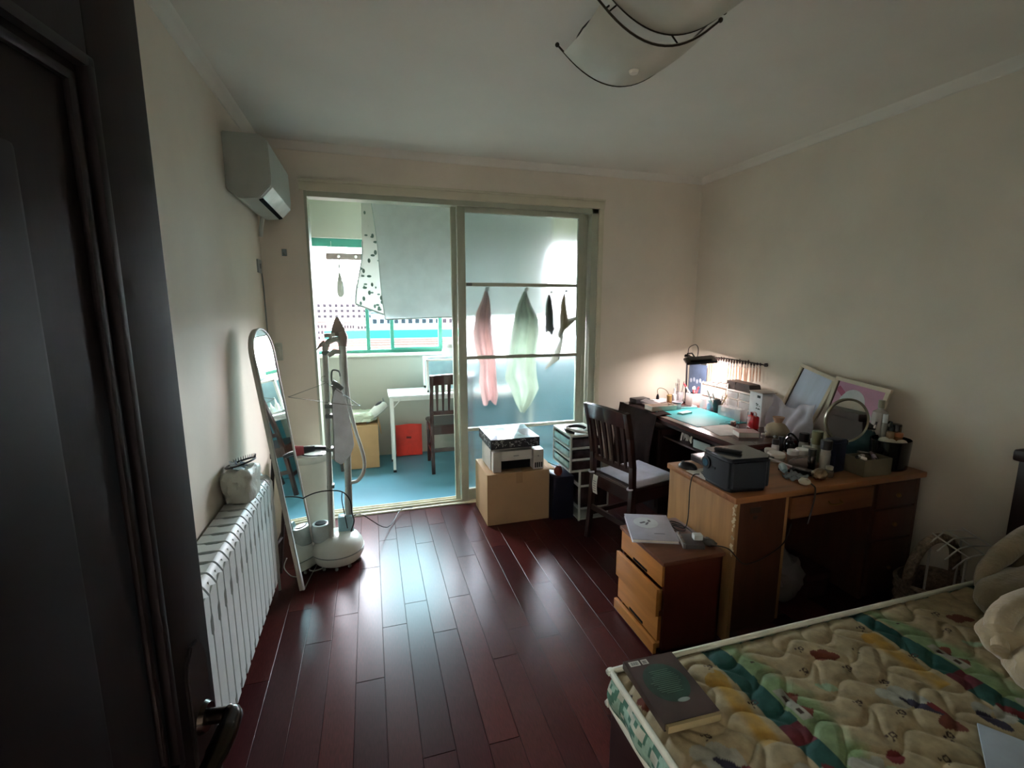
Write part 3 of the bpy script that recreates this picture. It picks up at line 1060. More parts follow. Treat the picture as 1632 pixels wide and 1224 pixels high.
# local frame: u along the foot, v up the mirror
am.rotation_euler = (0, 0, 0)
U = Vector((.045, .262, 0)).normalized(); Vv = Vector((-.165, 0.02, 1.42)).normalized(); Nn = U.cross(Vv).normalized()
Vv = Nn.cross(U).normalized()
Mm = Matrix(((U.x, Vv.x, Nn.x, 0), (U.y, Vv.y, Nn.y, 0), (U.z, Vv.z, Nn.z, 0), (0, 0, 0, 1)))
HW, HT = .135, 1.445
def arch(hw, z0, top, n=18):
    pts = [(-hw, z0), (hw, z0)]
    zc = top - hw
    pts += [(hw * math.cos(PI * k / n), zc + hw * math.sin(PI * k / n)) for k in range(n + 1)]
    return pts
b = MB(); b.prism(arch(HW, .01, HT), -.022, -.004, Mm)
b.build('back_board', mat('mirror_board_white', '#c9c8bd', .5), am)
b = MB(); b.prism(arch(HW - .008, .018, HT - .008), -.003, .0005, Mm)
b.build('mirror_glass', mirror_m, am)
b = MB()
pts = [Mm @ Vector((x, y, 0)) for x, y in arch(HW - .003, .013, HT - .003)]
b.tube(pts, .007, seg=8, closed=True)
b.build('rim', mat('white_rim', '#c9cdc6', .3), am)
b = MB()   # rear easel leg
A0 = Mm @ Vector((-.10, .78, -.022)); A1 = Mm @ Vector((.10, .78, -.022))
b.tube([A0, A0 + Vector((-.085, -.01, -.78))], .010, seg=8); b.tube([A1, A1 + Vector((-.085, -.01, -.78))], .010, seg=8)
b.tube([A0 + Vector((-.06, 0, -.55)), A1 + Vector((-.06, 0, -.55))], .008, seg=8)
b.box(A0 + Vector((.0, 0, 0)), (.03, .03, .03), bevel=.004)
b.build('easel_leg', mat('dark_brown_metal', '#2f2320', .5), am)

# ---- cylindrical bin with lid behind
bn = thing('laundry_bin', 'tall white round bin with a flat lid in the corner behind the steamer', 'bin', (-.432, 3.21, 0))
b = MB(); b.lathe([(0, 0), (.135, 0), (.145, .01), (.15, .58), (.148, .585), (0, .585)], seg=40)
b.build('body', mat('bin_white', '#c4c4b4', .45, var=.02), bn)
b = MB(); b.lathe([(.154, .575), (.157, .58), (.156, .605), (.148, .618), (.10, .622), (0, .622)], seg=40)
b.build('lid', mat('bin_lid', '#b5b8ab', .4), bn)
dy = thing('hair_dryer', 'hair dryer with pinkish red head and black barrel lying on the bin lid', 'hair dryer', (-.43, 3.12, .655), .15)
b = MB(); b.cyl((-.055, 0, 0), (-.005, 0, 0), .034, .028); b.ball((-.055, 0, 0), .034, (.7, 1, 1))
b.build('head', mat('rose_red_plastic', '#8c3b40', .3), dy)
b = MB(); b.cyl((-.005, 0, 0), (.06, 0, .003), .024, .018); b.tube([(.06, 0, .003), (.16, -.02, .0), (.20, -.03, -.01)], .012, seg=10)
b.build('barrel', black_pl, dy)
b = MB(); b.tube([(.19, -.03, -.02), (.11, .04, -.027), (.02, .065, -.028), (-.03, .02, -.028), (.03, -.05, -.028), (.10, -.06, -.028)], .004, smooth=5)
b.build('cord', black_pl, dy)

# ---- garment steamer
st = thing('garment_steamer', 'pale garment steamer with twin poles, ironing board and hose on a round water base', 'steamer', (0, 0, 0))
sb = mat('steamer_body', '#c7cec4', .22, var=.02, coat=.4)
sp = mat('steamer_pole', '#aab0a8', .35, metal=.3)
sg = mat('steamer_grey', '#77807c', .4)
b = MB(); b.lathe([(0, .012), (.10, .012), (.135, .025), (.152, .06), (.153, .085)], (-.252, 2.90, 0), seg=44)
b.lathe([(.153, .085), (.148, .12), (.125, .155), (.085, .175), (0, .178)], (-.252, 2.90, 0), seg=44)
b.build('base', sb, st)
b = MB(); b.tube([(-.252 + .1535 * math.cos(a), 2.90 + .1535 * math.sin(a), .086) for a in [2 * PI * k / 40 for k in range(40)]], .0035, seg=6, closed=True)
for a in (-2.2, -1.6, -1.0, -.3):
    b.ball((-.252 + .128 * math.cos(a), 2.90 + .128 * math.sin(a), .010), .011, seg=10)
b.build('trim_ring', sg, st)
b = MB(); b.lathe([(0, .15), (.04, .15), (.052, .16), (.054, .245), (.048, .262), (.035, .264), (.034, .25), (0, .25)], (-.338, 2.88, 0), seg=28)
b.build('water_tank', mat('tank_translucent', '#a9b9b6', .2), st)
b = MB(); b.lathe([(0, .245), (.030, .245), (.034, .262), (.03, .268), (0, .268)], (-.338, 2.88, 0), seg=24)
b.build('tank_cap', black_pl, st)
b = MB(); b.bx(-.245, -.155, 2.915, 2.985, .16, .27, bevel=.012)
b.build('rear_housing', mat('clear_blue_plastic', '#88a9ae', .15, coat=.5), st)
b = MB(); b.tube([(-.285, 2.86, .14), (-.262, 2.895, .9), (-.252, 2.90, 1.335)], .0155, seg=14)
b.build('front_pole', sp, st)
b = MB(); b.tube([(-.178, 2.955, .17), (-.165, 2.95, .9), (-.160, 2.95, 1.36)], [.020, .021, .022, .022], seg=14)
b.build('rear_pole', sp, st)
for z, x in ((1.285, -.252), (.976, -.256), (.917, -.257), (.716, -.264), (.489, -.272)):
    b = MB(); b.box((x + .004, 2.885 if z < 1 else 2.897, z), (.042, .042, .022), bevel=.004)
    b.build('clamp', sg, st)
b = MB()   # pole head bracket with hook
b.tube([(-.252, 2.90, 1.30), (-.235, 2.91, 1.345), (-.19, 2.94, 1.36), (-.16, 2.95, 1.33)], .016, seg=10, smooth=5)
b.tube([(-.252, 2.90, 1.345), (-.27, 2.895, 1.335), (-.298, 2.885, 1.305)], [.014, .010, .003], seg=8)
b.box((-.225, 2.92, 1.385), (.06, .02, .022), rotm(ry=-.1), bevel=.004)
b.cyl((-.222, 2.915, 1.345), (-.222, 2.915, 1.39), .008)
b.build('hanger_bracket', sp, st)
b = MB(); b.tube([(-.235, 2.86, 1.272), (-.2, 2.87, 1.295), (-.172, 2.885, 1.29)], [.012, .016, .010], seg=10)
b.build('side_arm', mat('steamer_light', '#c9cec6', .3), st)
b = MB()   # spray head
b.tube([(-.160, 2.95, 1.32), (-.155, 2.95, 1.37), (-.165, 2.94, 1.41)], [.024, .028, .024], seg=14)
b.prism([(-.052, -.045), (-.03, -.062), (.022, -.055), (.03, -.03), (-.012, .062), (-.03, .03)], -.02, .02, Matrix.Translation((-.168, 2.945, 1.437)) @ Matrix.Rotation(PI / 2, 4, 'X'), bevel=.007)
b.build('steam_head', mat('steam_head_taupe', '#958b84', .4), st)
b = MB(); b.tube([(-.152, 2.945, 1.39), (-.150, 2.945, 1.25), (-.148, 2.945, 1.08), (-.138, 2.945, .94), (-.113, 2.945, .80), (-.076, 2.945, .64), (-.078, 2.945, .545), (-.116, 2.945, .484), (-.175, 2.945, .462), (-.19, 2.95, .35), (-.19, 2.95, .25)], .011, seg=12, smooth=8)
b.build('hose', mat('hose_grey', '#c9cbc0', .45, bump=.1), st)
bo = MB()
bp_ = [(-.214, 1.068), (-.195, 1.088), (-.173, 1.075), (-.148, .976), (-.126, .80), (-.122, .735), (-.146, .678), (-.198, .621), (-.235, .650), (-.230, .80), (-.228, 1.0)]
bo.prism(bp_, -.012, .0, Matrix.Translation((0, 2.852, 0)) @ Matrix.Rotation(PI / 2, 4, 'X'), bevel=.004)
bd_ = bo.build('ironing_board', mat('pale_blue_cover', '#dfe7ec', .8, bump=.2, bscale=120), st)
bo = MB(); bo.prism([(x - .006, z) for x, z in bp_], -.016, -.004, Matrix.Translation((0, 2.860, 0)) @ Matrix.Rotation(PI / 2, 4, 'X'), bevel=.003)
bo.box((-.215, 2.872, .9), (.02, .03, .4)); bo.cyl((-.20, 2.86, .63), (-.195, 2.87, .58), .010)
bo.build('board_backing', sg, st)
b = MB(); b.tube([(-.205, 2.86, 1.09), (-.225, 2.86, 1.13), (-.218, 2.865, 1.185), (-.185, 2.87, 1.18), (-.178, 2.87, 1.15)], .005, smooth=5)
b.tube([(-.222, 2.86, 1.12), (-.19, 2.86, 1.095), (-.172, 2.862, 1.075)], .015, seg=10, smooth=4)
b.build('board_hook', sg, st)
wh = thing('wire_hanger', 'thin wire coat hanger hooked on the steamer pole', 'hanger', (-.262, 2.872, 1.115))
b = MB(); b.tube([(.01, .02, .03), (-.01, .0, .04), (-.02, -.01, .015), (.0, -.012, .0), (-.17, -.02, -.06), (-.165, -.02, -.075), (.15, -.03, -.135), (.16, -.03, -.12), (.01, -.015, 0)], .0016, seg=6, smooth=4)
b.build('wire', mat('dull_wire', '#6d736c', .4, metal=.6), wh)
b = MB(); b.tube([(-.47, 2.86, .40), (-.429, 2.86, .435), (-.366, 2.86, .462), (-.29, 2.855, .472), (-.206, 2.87, .45), (-.165, 2.88, .386), (-.158, 2.89, .30), (-.15, 2.90, .24), (-.17, 2.88, .185)], .004, smooth=6)
b.tube([(-.206, 2.87, .45), (-.212, 2.89, .40), (-.208, 2.9, .34), (-.19, 2.9, .2)], .003, smooth=5)
b.tube([(-.155, 2.89, .28), (-.10, 2.93, .262), (.05, 3.2, .03), (.16, 3.47, .03), (.25, 3.5, .022)], .003, smooth=5)
tag(b.build('power_cable', black_pl), 'black power cable looping round the steamer poles', 'cable')
b = MB(); b.tube([(-.39, 2.80, .005), (-.34, 2.82, .006), (-.33, 2.88, .006), (-.37, 2.92, .005), (-.42, 2.88, .006), (-.41, 2.82, .005)], .004, smooth=5, closed=True)
tag(b.build('cable_loop', mat('pale_cable', '#b4bab2', .4)), 'pale cable loop on the floor in front of the steamer base', 'cable')
b = MB(); b.tube([(-.52, 2.78, .12), (-.54, 2.79, .06), (-.505, 2.78, .006), (-.45, 2.76, .006), (-.44, 2.74, .05)], .003, smooth=5)
tag(b.build('cable_end', mat('pale_cable')), 'thin pale cable hanging between radiator and mirror', 'cable')

# ---- air conditioner
ac = thing('air_conditioner', 'white wall mounted air conditioner high on the left wall', 'air conditioner', (X0, 2.80, 2.09))
acm = mat('air_conditioner_white', '#aab0a8', .4, var=.02)
prof = [(0, 0.04), (.06, .0), (.15, .01), (.205, .07), (.21, .12), (.205, .29), (.17, .315), (0, .315)]
Ma = Matrix(((1, 0, 0, 0), (0, 0, 1, 0), (0, 1, 0, 0), (0, 0, 0, 1)))
b = MB(); b.prism(prof, 0.0, .66, Ma, bevel=.005)
b.build('casing', acm, ac)
b = MB(); b.box((.183, .33, .042), (.006, .60, .075), rotm(ry=.75), bevel=.002)
b.build('louver', mat('air_conditioner_louver', '#f0f6ee', .25), ac)
b = MB(); b.box((.150, .33, .008), (.022, .58, .006), rotm(ry=-.3)); 
b.build('air_outlet', gap_m, ac)
b = MB(); b.tube([(.05, .60, .02), (.03, .63, -.05), (.02, .65, -.1)], .014, smooth=4)
b.build('drain_pipe', acm, ac)
cw = MB(); cw.tube([(X0 + .006, 3.40, 1.80), (X0 + .008, 3.455, 1.74), (X0 + .008, 3.47, 1.55), (X0 + .008, 3.475, 1.30), (X0 + .008, 3.485, 1.23)], .004, smooth=5)
tag(cw.build('wall_cable', mat('grey_cable', '#7f8682', .5)), 'thin grey cable running down the corner of the left wall', 'cable')
wb = thing('wall_socket', 'small square socket on the left wall below the air conditioner', 'socket', (X0, 3.40, 1.80))
b = MB(); b.bx(0, .012, -.042, .042, -.042, .042, bevel=.004); b.build('plate', mat('socket_grey', '#8d9694', .4), wb)
b = MB(); b.cyl((.010, 0, 0), (.016, 0, 0), .016); b.build('plug', sg, wb)
wk = thing('wall_switch', 'small rounded white switch on the wall left of the balcony opening', 'switch', (-.60, Y1, 1.245))
b = MB(); b.bx(-.024, .024, -.012, 0, -.06, .06, bevel=.01); b.build('plate', mat('switch_plate', '#b9bcae', .4), wk)
b = MB(); b.bx(-.012, .012, -.016, -.01, -.03, .03, bevel=.004); b.build('rocker', mat('switch_plate'), wk)
hk = thing('wall_hook', 'small adhesive hook high on the wall left of the balcony opening', 'hook', (-.52, Y1, 1.90))
b = MB(); b.box((0, -.003, 0), (.03, .006, .045), bevel=.002); b.build('pad', mat('hook_grey', '#858f93', .4), hk)
b = MB(); b.tube([(0, -.006, -.01), (0, -.025, -.02), (0, -.028, 0)], .003, smooth=4); b.build('prong', sg, hk)

# ---- ceiling lamp: sagging frosted glass on wires
cl = thing('ceiling_lamp', 'unlit ceiling lamp of sagging frosted glass plates hung on thin wires', 'ceiling lamp', (0, 0, 0))
gm = mat('frosted_shade_glass', '#b9b7a6', .35, var=.02)
brz = mat('bronze_wire', '#3b3326', .35, metal=.7)
b = MB(); b.bx(.80, 1.04, 1.33, 1.53, ZC - .06, ZC, bevel=.01)
b.build('canopy', mat('brass_canopy', '#6d6038', .45, metal=.5), cl)
def trough(name, x0, x1, y0, y1, ztop, sag, wire=True):
    def f(u, v):
        x = x0 + (x1 - x0) * u
        s = 1 - (2 * u - 1) ** 2
        return Vector((x, y0 + (y1 - y0) * v, ztop - sag * s - .012 * math.sin(v * PI)))
    m = MB(); m.sheet(f, 24, 10, th=.006)
    sh = m.build('glass_shade', gm, cl)
    for v in (0, 1):
        m = MB()
        pts = [f(k / 16, v) + Vector((0, 0, -.006)) for k in range(17)]
        d0 = (pts[0] - pts[1]).normalized(); d1 = (pts[-1] - pts[-2]).normalized()
        pts = [pts[0] + d0 * .035] + pts + [pts[-1] + d1 * .035]
        m.tube(pts, .0035, seg=8)
        m.ball(pts[0], .008, seg=10); m.ball(pts[-1], .008, seg=10)
        m.build('wire_rim', brz, cl)
    m = MB()
    for u in (.06, .94):
        a = f(u, 0); c = f(u, 1)
        m.tube([a + Vector((0, 0, .012)), (a + c) / 2 + Vector((-.02 if u < .5 else .02, 0, .02)), c + Vector((0, 0, .012))], .003, seg=6, smooth=4)
        m.tube([(a + c) / 2 + Vector((0, 0, .02)), Vector(((a.x + .92 * 2) / 3, (y0 + y1) / 2, ZC - .03))], .003, seg=6)
    m.build('side_rod', brz, cl)
    return f
f1 = trough('a', .715, 1.115, 1.445, 1.735, 2.455, .085)
f2 = trough('b', .735, 1.12, 1.17, 1.435, 2.475, .075)
b = MB(); p = f1(.5, .5); b.lathe([(0, -.016), (.014, -.014), (.018, -.004), (.018, .006), (0, .006)], p, seg=20)
b.build('highlight_disc', mat('highlight_white', '#e2e0d2', .3), cl)  # white disc added in place of the highlight spot on the glass
# ================================================================== BALCONY
# ---- bed sheet drying over a rod
rod = thing('drying_rod', 'steel drying rod across the balcony above the hanging sheet', 'rod', (0, 0, 0))
b = MB(); b.cyl((X0 + .03, 4.30, 2.43), (2.60, 4.30, 2.43), .012); b.build('pole', steel, rod)
for x in (-.45, 1.9):
    b = MB(); b.cyl((x, 4.30, 2.43), (x, 4.30, ZC), .004, seg=8); b.build('hanger_cord', steel, rod)
sheet_m = cloth_mat('', mat('pale_blue_grey_cotton', '#dfe6e8', .85, var=.02), .6)
def print_mat():
    m = mat('leaf_print_cotton', '#d2d3cd', .85, var=.02)
    nt = m.node_tree
    bs = nt.nodes['Principled BSDF']
    tc = nt.nodes.new('ShaderNodeTexCoord')
    mp = nt.nodes.new('ShaderNodeMapping'); mp.inputs['Scale'].default_value = (1, 1, .62); mp.inputs['Rotation'].default_value = (0, .7, 0)
    vo = nt.nodes.new('ShaderNodeTexVoronoi'); vo.inputs['Scale'].default_value = 19
    cr = nt.nodes.new('ShaderNodeValToRGB')
    cr.color_ramp.elements[0].position = .22; cr.color_ramp.elements[0].color = srgb('#66786f')
    cr.color_ramp.elements[1].position = .26; cr.color_ramp.elements[1].color = srgb('#d2d3cd')
    mp2 = nt.nodes.new('ShaderNodeMapping'); mp2.inputs['Scale'].default_value = (.55, 1, 1.0); mp2.inputs['Rotation'].default_value = (0, .5, 0); mp2.inputs['Location'].default_value = (.37, 0, .21)
    vo2 = nt.nodes.new('ShaderNodeTexVoronoi'); vo2.inputs['Scale'].default_value = 23
    mn = nt.nodes.new('ShaderNodeMath'); mn.operation = 'MINIMUM'
    nt.links.new(tc.outputs['Object'], mp2.inputs[0]); nt.links.new(mp2.outputs[0], vo2.inputs['Vector'])
    nt.links.new(tc.outputs['Object'], mp.inputs[0]); nt.links.new(mp.outputs[0], vo.inputs['Vector'])
    nt.links.new(vo.outputs['Distance'], mn.inputs[0]); nt.links.new(vo2.outputs['Distance'], mn.inputs[1])
    nt.links.new(mn.outputs[0], cr.inputs[0]); nt.links.new(cr.outputs[0], bs.inputs['Base Color'])
    cloth_mat('', m, .4)
    return m
sh = thing('bed_sheet', 'large pale blue grey sheet with leaf printed inside folded over the drying rod', 'sheet', (0, 0, 0))
def front(u, v):
    xl = .055 + .085 * v ** 1.3 + .012 * math.sin(v * 5)
    x = xl + (1.66 - xl) * u
    z = 2.442 - (1.0 - .045 * (u - .1) * 1) * v
    if u < .12:
        z += .03 * (.12 - u) * -8 * v * 0
    y = 4.284 - .05 * v - .018 * math.sin(u * 16 + v) * v - .012 * math.sin(u * 31 + 2) * v * v
    return Vector((x, y, z))
b = MB(); b.sheet(front, 90, 50, th=.0025); b.build('front_fold', sheet_m, sh)
def back(u, v):
    xl = -.022 - .012 * math.sin(v * 2) - .075 * smoothstep(.45, 1, v)
    x = xl + (1.70 - xl) * u
    z = 2.442 - (.875 + .10 * min(u, .14) / .14) * v
    y = 4.316 + .03 * v + .015 * math.sin(u * 14 + v * 2) * v
    return Vector((x, y, z))
b = MB(); b.sheet(back, 90, 50, th=.0025); b.build('printed_back', print_mat(), sh)
b = MB()
b.tube([front(k / 60, 1.0) for k in range(61)], .006, seg=6); b.tube([front(0, k / 40) for k in range(41)], .004, seg=6)
b.build('front_hem', mat('hem_grey', '#9fadaa', .85), sh)
b = MB()
b.tube([back(k / 60, 1.0) for k in range(61)], .008, seg=6); b.tube([back(0, .4 + .6 * k / 40) for k in range(41)], .006, seg=6)
b.build('back_hem', mat('hem_grey'), sh)
b = MB(); b.sheet(lambda u, v: Vector((.03 + 1.64 * u, 4.30 + .017 * math.cos(PI * v), 2.43 + .017 * math.sin(PI * v))), 30, 8, th=.002)
b.build('top_fold', sheet_m, sh)

# ---- towels hung on hooks behind the frosted glass
def towel(name, label, col, outline, y, hookx, hookz, seed):
    """outline: list of (z, xl, xr) from top to bottom"""
    t = thing(name, label, 'towel' if 'towel' in name else 'cloth', (hookx, y, hookz))
    def f(u, v):
        s = v * (len(outline) - 1); i = min(int(s), len(outline) - 2); k = s - i
        z = outline[i][0] * (1 - k) + outline[i + 1][0] * k
        xl = outline[i][1] * (1 - k) + outline[i + 1][1] * k
        xr = outline[i][2] * (1 - k) + outline[i + 1][2] * k
        w = xr - xl
        yy = .016 * math.sin(u * 9 + seed + v * 2) * min(1, v * 3) + .01 * math.sin(u * 19 + seed)
        zz = -.02 * math.sin(u * 7 + seed) * (v ** 3)
        return Vector((xl + w * u - hookx, yy, z + zz - hookz))
    m = MB(); m.sheet(f, 24, 40, th=.004)
    m.build('cloth', cloth_mat('', mat('cloth_' + name + str(seed), col, .9, var=.05, bump=.3, bscale=150), .6), t)
    m = MB(); m.tube([(0, -.03, .012), (0, -.012, -.012), (0, .01, -.012), (0, .012, .006)], .003, seg=8, smooth=4); m.cyl((0, -.045, .012), (0, -.032, .012), .014)
    m.build('suction_hook', mat('pale_hook', '#d9dcd6', .3), t)
TY = BY0 - .035
towel('pink_towel', 'long dusty pink towel hanging behind the frosted glass', '#d8bcb7',
      [(1.665, .868, .885), (1.60, .845, .905), (1.50, .80, .912), (1.35, .770, .918), (1.22, .785, .935), (1.10, .83, .945), (.95, .82, .955), (.85, .835, .965), (.78, .85, .95)], TY + .01, .876, 1.67, 1)
towel('green_towel', 'wide pale green towel with pointed corners hanging behind the frosted glass', '#c4cbbd',
      [(1.665, 1.19, 1.205), (1.56, 1.14, 1.25), (1.45, 1.11, 1.31), (1.35, 1.09, 1.315), (1.2, 1.06, 1.30), (1.08, 1.05, 1.29), (.98, 1.03, 1.30), (.88, 1.08, 1.32), (.78, 1.12, 1.27), (.70, 1.165, 1.185)], TY + .01, 1.197, 1.67, 2)
towel('grey_cloth', 'small dark grey cloth hanging from a hook behind the frosted glass', '#5d574f',
      [(1.645, 1.405, 1.43), (1.56, 1.385, 1.445), (1.45, 1.375, 1.46), (1.36, 1.37, 1.465), (1.335, 1.385, 1.45)], TY + .03, 1.417, 1.65, 3)
towel('olive_cloth', 'small olive cloth with a slanted lower corner hanging behind the frosted glass', '#8f8668',
      [(1.655, 1.532, 1.55), (1.57, 1.50, 1.565), (1.46, 1.492, 1.585), (1.38, 1.495, 1.57), (1.30, 1.485, 1.52)], TY + .03, 1.541, 1.66, 4)

# ---- wooden hook rail in the window and the small cloth on it
hr = thing('hook_rail', 'brown wooden hook rail with white knobs hung in the balcony window', 'hook rail', (-.02, 4.93, 2.02))
b = MB(); b.bx(-.35, .36, -.008, .008, -.031, .031, bevel=.003); b.build('board', mat('taupe_wood', '#8a7c75', .5), hr)
for k in range(4):
    b = MB(); b.cyl((-.235 + .155 * k, -.008, -.002), (-.235 + .155 * k, -.03, -.002), .008, .014); b.ball((-.235 + .155 * k, -.032, -.002), .014, (1, .6, 1), seg=12)
    b.build('knob', mat('white_knob', '#efece6', .3), hr)
for x in (-.30, .30):
    b = MB(); b.tube([(x, 0, .02), (x, .02, .14)], .0015, seg=6); b.build('cord', metal_w, hr)
for q, (x0_, lab) in enumerate((( -.255, 'small grey dish cloth twisted on the brown hook rail in the window'),)):
    t = thing('hanging_cloth', lab, 'cloth', (x0_, 4.895, 2.01))
    b = MB(); b.tube([(.012, .026, .008), (.004, .0, -.02), (0, 0, -.085)], .006, seg=6)
    b.lathe([(0, -.06), (.008, -.075), (.006, -.10), (.004, -.13), (.012, -.165), (.026, -.23), (.032, -.30), (.03, -.35), (.016, -.375), (0, -.37)], seg=14, sx=1.0, sy=.45)
    b.build('cloth', mat('grey_green_cloth', '#8a8a80', .9, bump=.4, bscale=60), t)
rl = thing('hook_rail', 'short end of a second hook rail at the left edge of the window', 'hook rail', (-.545, 4.93, 2.035))
b = MB(); b.bx(-.04, .03, -.008, .008, -.03, .03, bevel=.003); b.build('board', mat('taupe_wood'), rl)
b = MB(); b.bx(-.025, -.01, -.014, -.008, -.02, .02, bevel=.002); b.build('knob', mat('white_knob'), rl)

# ---- white table
wt = thing('white_table', 'small white folding table under the balcony window', 'table', (0, 0, 0))
b = MB(); b.bx(.135, 1.55, 4.39, 4.80, .715, .735, bevel=.004); b.build('tabletop', mat('white_laminate', '#d6dbd6', .35), wt)
for x, y in ((.165, 4.43), (.165, 4.76), (1.52, 4.43), (1.52, 4.76)):
    b = MB(); b.bx(x - .013, x + .013, y - .013, y + .013, 0.015, .715, bevel=.002)
    l_ = b.build('leg', metal_w, wt)
    b = MB(); b.bx(x - .015, x + .015, y - .015, y + .015, -.006, .018, bevel=.003); b.build('foot_cap', black_pl, l_)
b = MB(); b.bx(.165, 1.52, 4.42, 4.44, .68, .715); b.bx(.165, 1.52, 4.75, 4.77, .68, .715)
b.build('frame_bar', metal_w, wt)
b = MB()
for y in (4.43,):
    b.tube([(.178, y, .62), (.25, y, .70)], .005, seg=8); b.ball((.235, y - .012, .685), .007, seg=8)
b.build('corner_brace', metal_w, wt)

# ---- white framed tank on the table
tk = thing('framed_glass_case', 'white framed case with blue grey glass standing on the balcony table', 'case', (0, 0, 0))
TZ = .737
b = MB()
for x in (.505, 1.495):
    for y in (4.50, 4.785):
        b.bx(x - .011, x + .011, y - .011, y + .011, TZ, 1.045)
b.bx(.494, 1.506, 4.489, 4.511, 1.035, 1.052); b.bx(.494, 1.506, 4.774, 4.796, 1.035, 1.052); b.bx(.494, .516, 4.5, 4.785, 1.035, 1.052); b.bx(1.484, 1.506, 4.5, 4.785, 1.035, 1.052)
b.bx(.494, 1.506, 4.489, 4.511, TZ, TZ + .018); b.bx(.494, 1.506, 4.774, 4.796, TZ, TZ + .018)
b.build('frame', metal_w, tk)
b = MB(); b.bx(.516, 1.484, 4.780, 4.786, TZ + .018, 1.035); b.bx(.516, 1.484, 4.51, 4.775, TZ + .002, TZ + .012)
b.build('blue_panel', mat('blue_grey_panel', '#7d9ba0', .3), tk)
for k, (x, h) in enumerate(((.575, .10), (.63, .07), (.675, .075))):
    t = thing('squeeze_bottle', ('tallest white', 'middle small white', 'right small white')[k] + ' squeeze bottle behind the balcony chair back', 'bottle', (x, 4.53, TZ + .012), 0)
    b = MB(); b.lathe([(0, 0), (.020, 0), (.021, h * .6), (.012, h * .75), (.010, h * .8), (0, h * .8)]); b.build('body', mat('white_bottle', '#dfe3dd', .35), t)
    b = MB(); b.lathe([(.009, h * .78), (.008, h), (.003, h * 1.35), (0, h * 1.36)]); b.build('nozzle', mat('white_bottle'), t)
cp = thing('rice_cooker', 'rounded white appliance with grey lid standing on the framed case', 'appliance', (.78, 4.64, 1.053))
b = MB(); b.lathe([(0, 0), (.08, 0), (.105, .02), (.112, .06), (.10, .10)], seg=32); b.build('body', mat('appliance_white', '#d4d9d2', .35), cp)
b = MB(); b.lathe([(.102, .10), (.09, .135), (.05, .155), (0, .16)], seg=32); b.build('lid', mat('appliance_grey', '#a7a79f', .35), cp)

# ---- red bag, carton, bag and shoe, teal cabinet
rb = thing('red_bag', 'bright red paper bag standing under the balcony table', 'bag', (0, 0, 0))
b = MB()
b.sheet(lambda u, v: Vector((.205 + .265 * u, 4.885 - .006 * math.sin(u * 9) - .010 * math.sin(v * 3), .0 + .335 * v + .006 * math.sin(u * 3.3))), 16, 12, th=.004)
b.bx(.208, .468, 4.89, 4.96, 0, .31, bevel=.006)
b.build('body', mat('red_paper', '#d23a2c', .5, bump=.2, bscale=12), rb)
b = MB(); b.box((.335, 4.872, .20), (.05, .002, .022), rotm(ry=.1)); b.build('small_print', mat('dark_red_ink', '#6e2018', .5), rb)
cdb = mat('kraft_cardboard', '#b08d63', .8, var=.05, scale=5)
bc = thing('carton', 'brown cardboard carton against the balcony wall beside the white table', 'carton', (0, 0, 0))
b = MB(); b.bx(-.31, .03, 4.60, 4.93, 0, .42, bevel=.003); b.build('box', cdb, bc)
b = MB(); b.box((.045, 4.765, .39), (.004, .33, .12), rotm(ry=-.2)); b.build('flap', cdb, bc)
bb = MB()
bb.ball((-.13, 4.76, .475), .15, (1.05, .85, .45), seg=32, fn=crum)
tag(bb.build('plastic_bag', mat('thin_pale_bag', '#c3ccb4', .4, bump=.5, bscale=20)), 'pale crumpled plastic bag on the balcony carton', 'bag')
so = thing('sneaker', 'white sneaker with dark opening tilted on the balcony carton', 'shoe', (.02, 4.72, .515), 0, rot=(0, -.62, .2))
b = MB()
def shoe(co):
    x, y, z = co
    w = .42 + .1 * math.cos(x * 1.6)
    return Vector((x * .135, y * w * .105, max(-.02, z * (.05 + .02 * x) + .012)))
b.ball((0, 0, 0), 1.0, seg=28, fn=shoe)
b.build('upper', mat('sneaker_white', '#cfd2c8', .6), so)
b = MB(); b.ball((.07, 0, .058), .04, (1.1, .6, .35), seg=16); b.build('opening', black_pl, so)
b = MB(); b.ball((0, 0, -.018), 1.0, (.138, .05, .012), seg=24); b.build('sole', mat('sole_grey', '#8a8d86', .7), so)
b = MB(); b.tube([(.12, .012, .03), (.14, .01, .075)], [.012, .004], seg=8); b.build('heel_tab', sg, so)
tc_ = thing('teal_cabinet', 'long low pale teal cabinet along the balcony wall behind the frosted glass', 'cabinet', (0, 0, 0))
b = MB(); b.bx(.86, 2.50, 4.845, 4.975, 0, 1.035, bevel=.006); b.build('body', mat('pale_teal_laminate', '#33707e', .4), tc_)
for k in range(3):
    x = .88 + .54 * k
    b = MB(); b.bx(x, x + .52, 4.83, 4.845, .04, 1.0, bevel=.004); b.build('door', mat('pale_teal_laminate'), tc_)

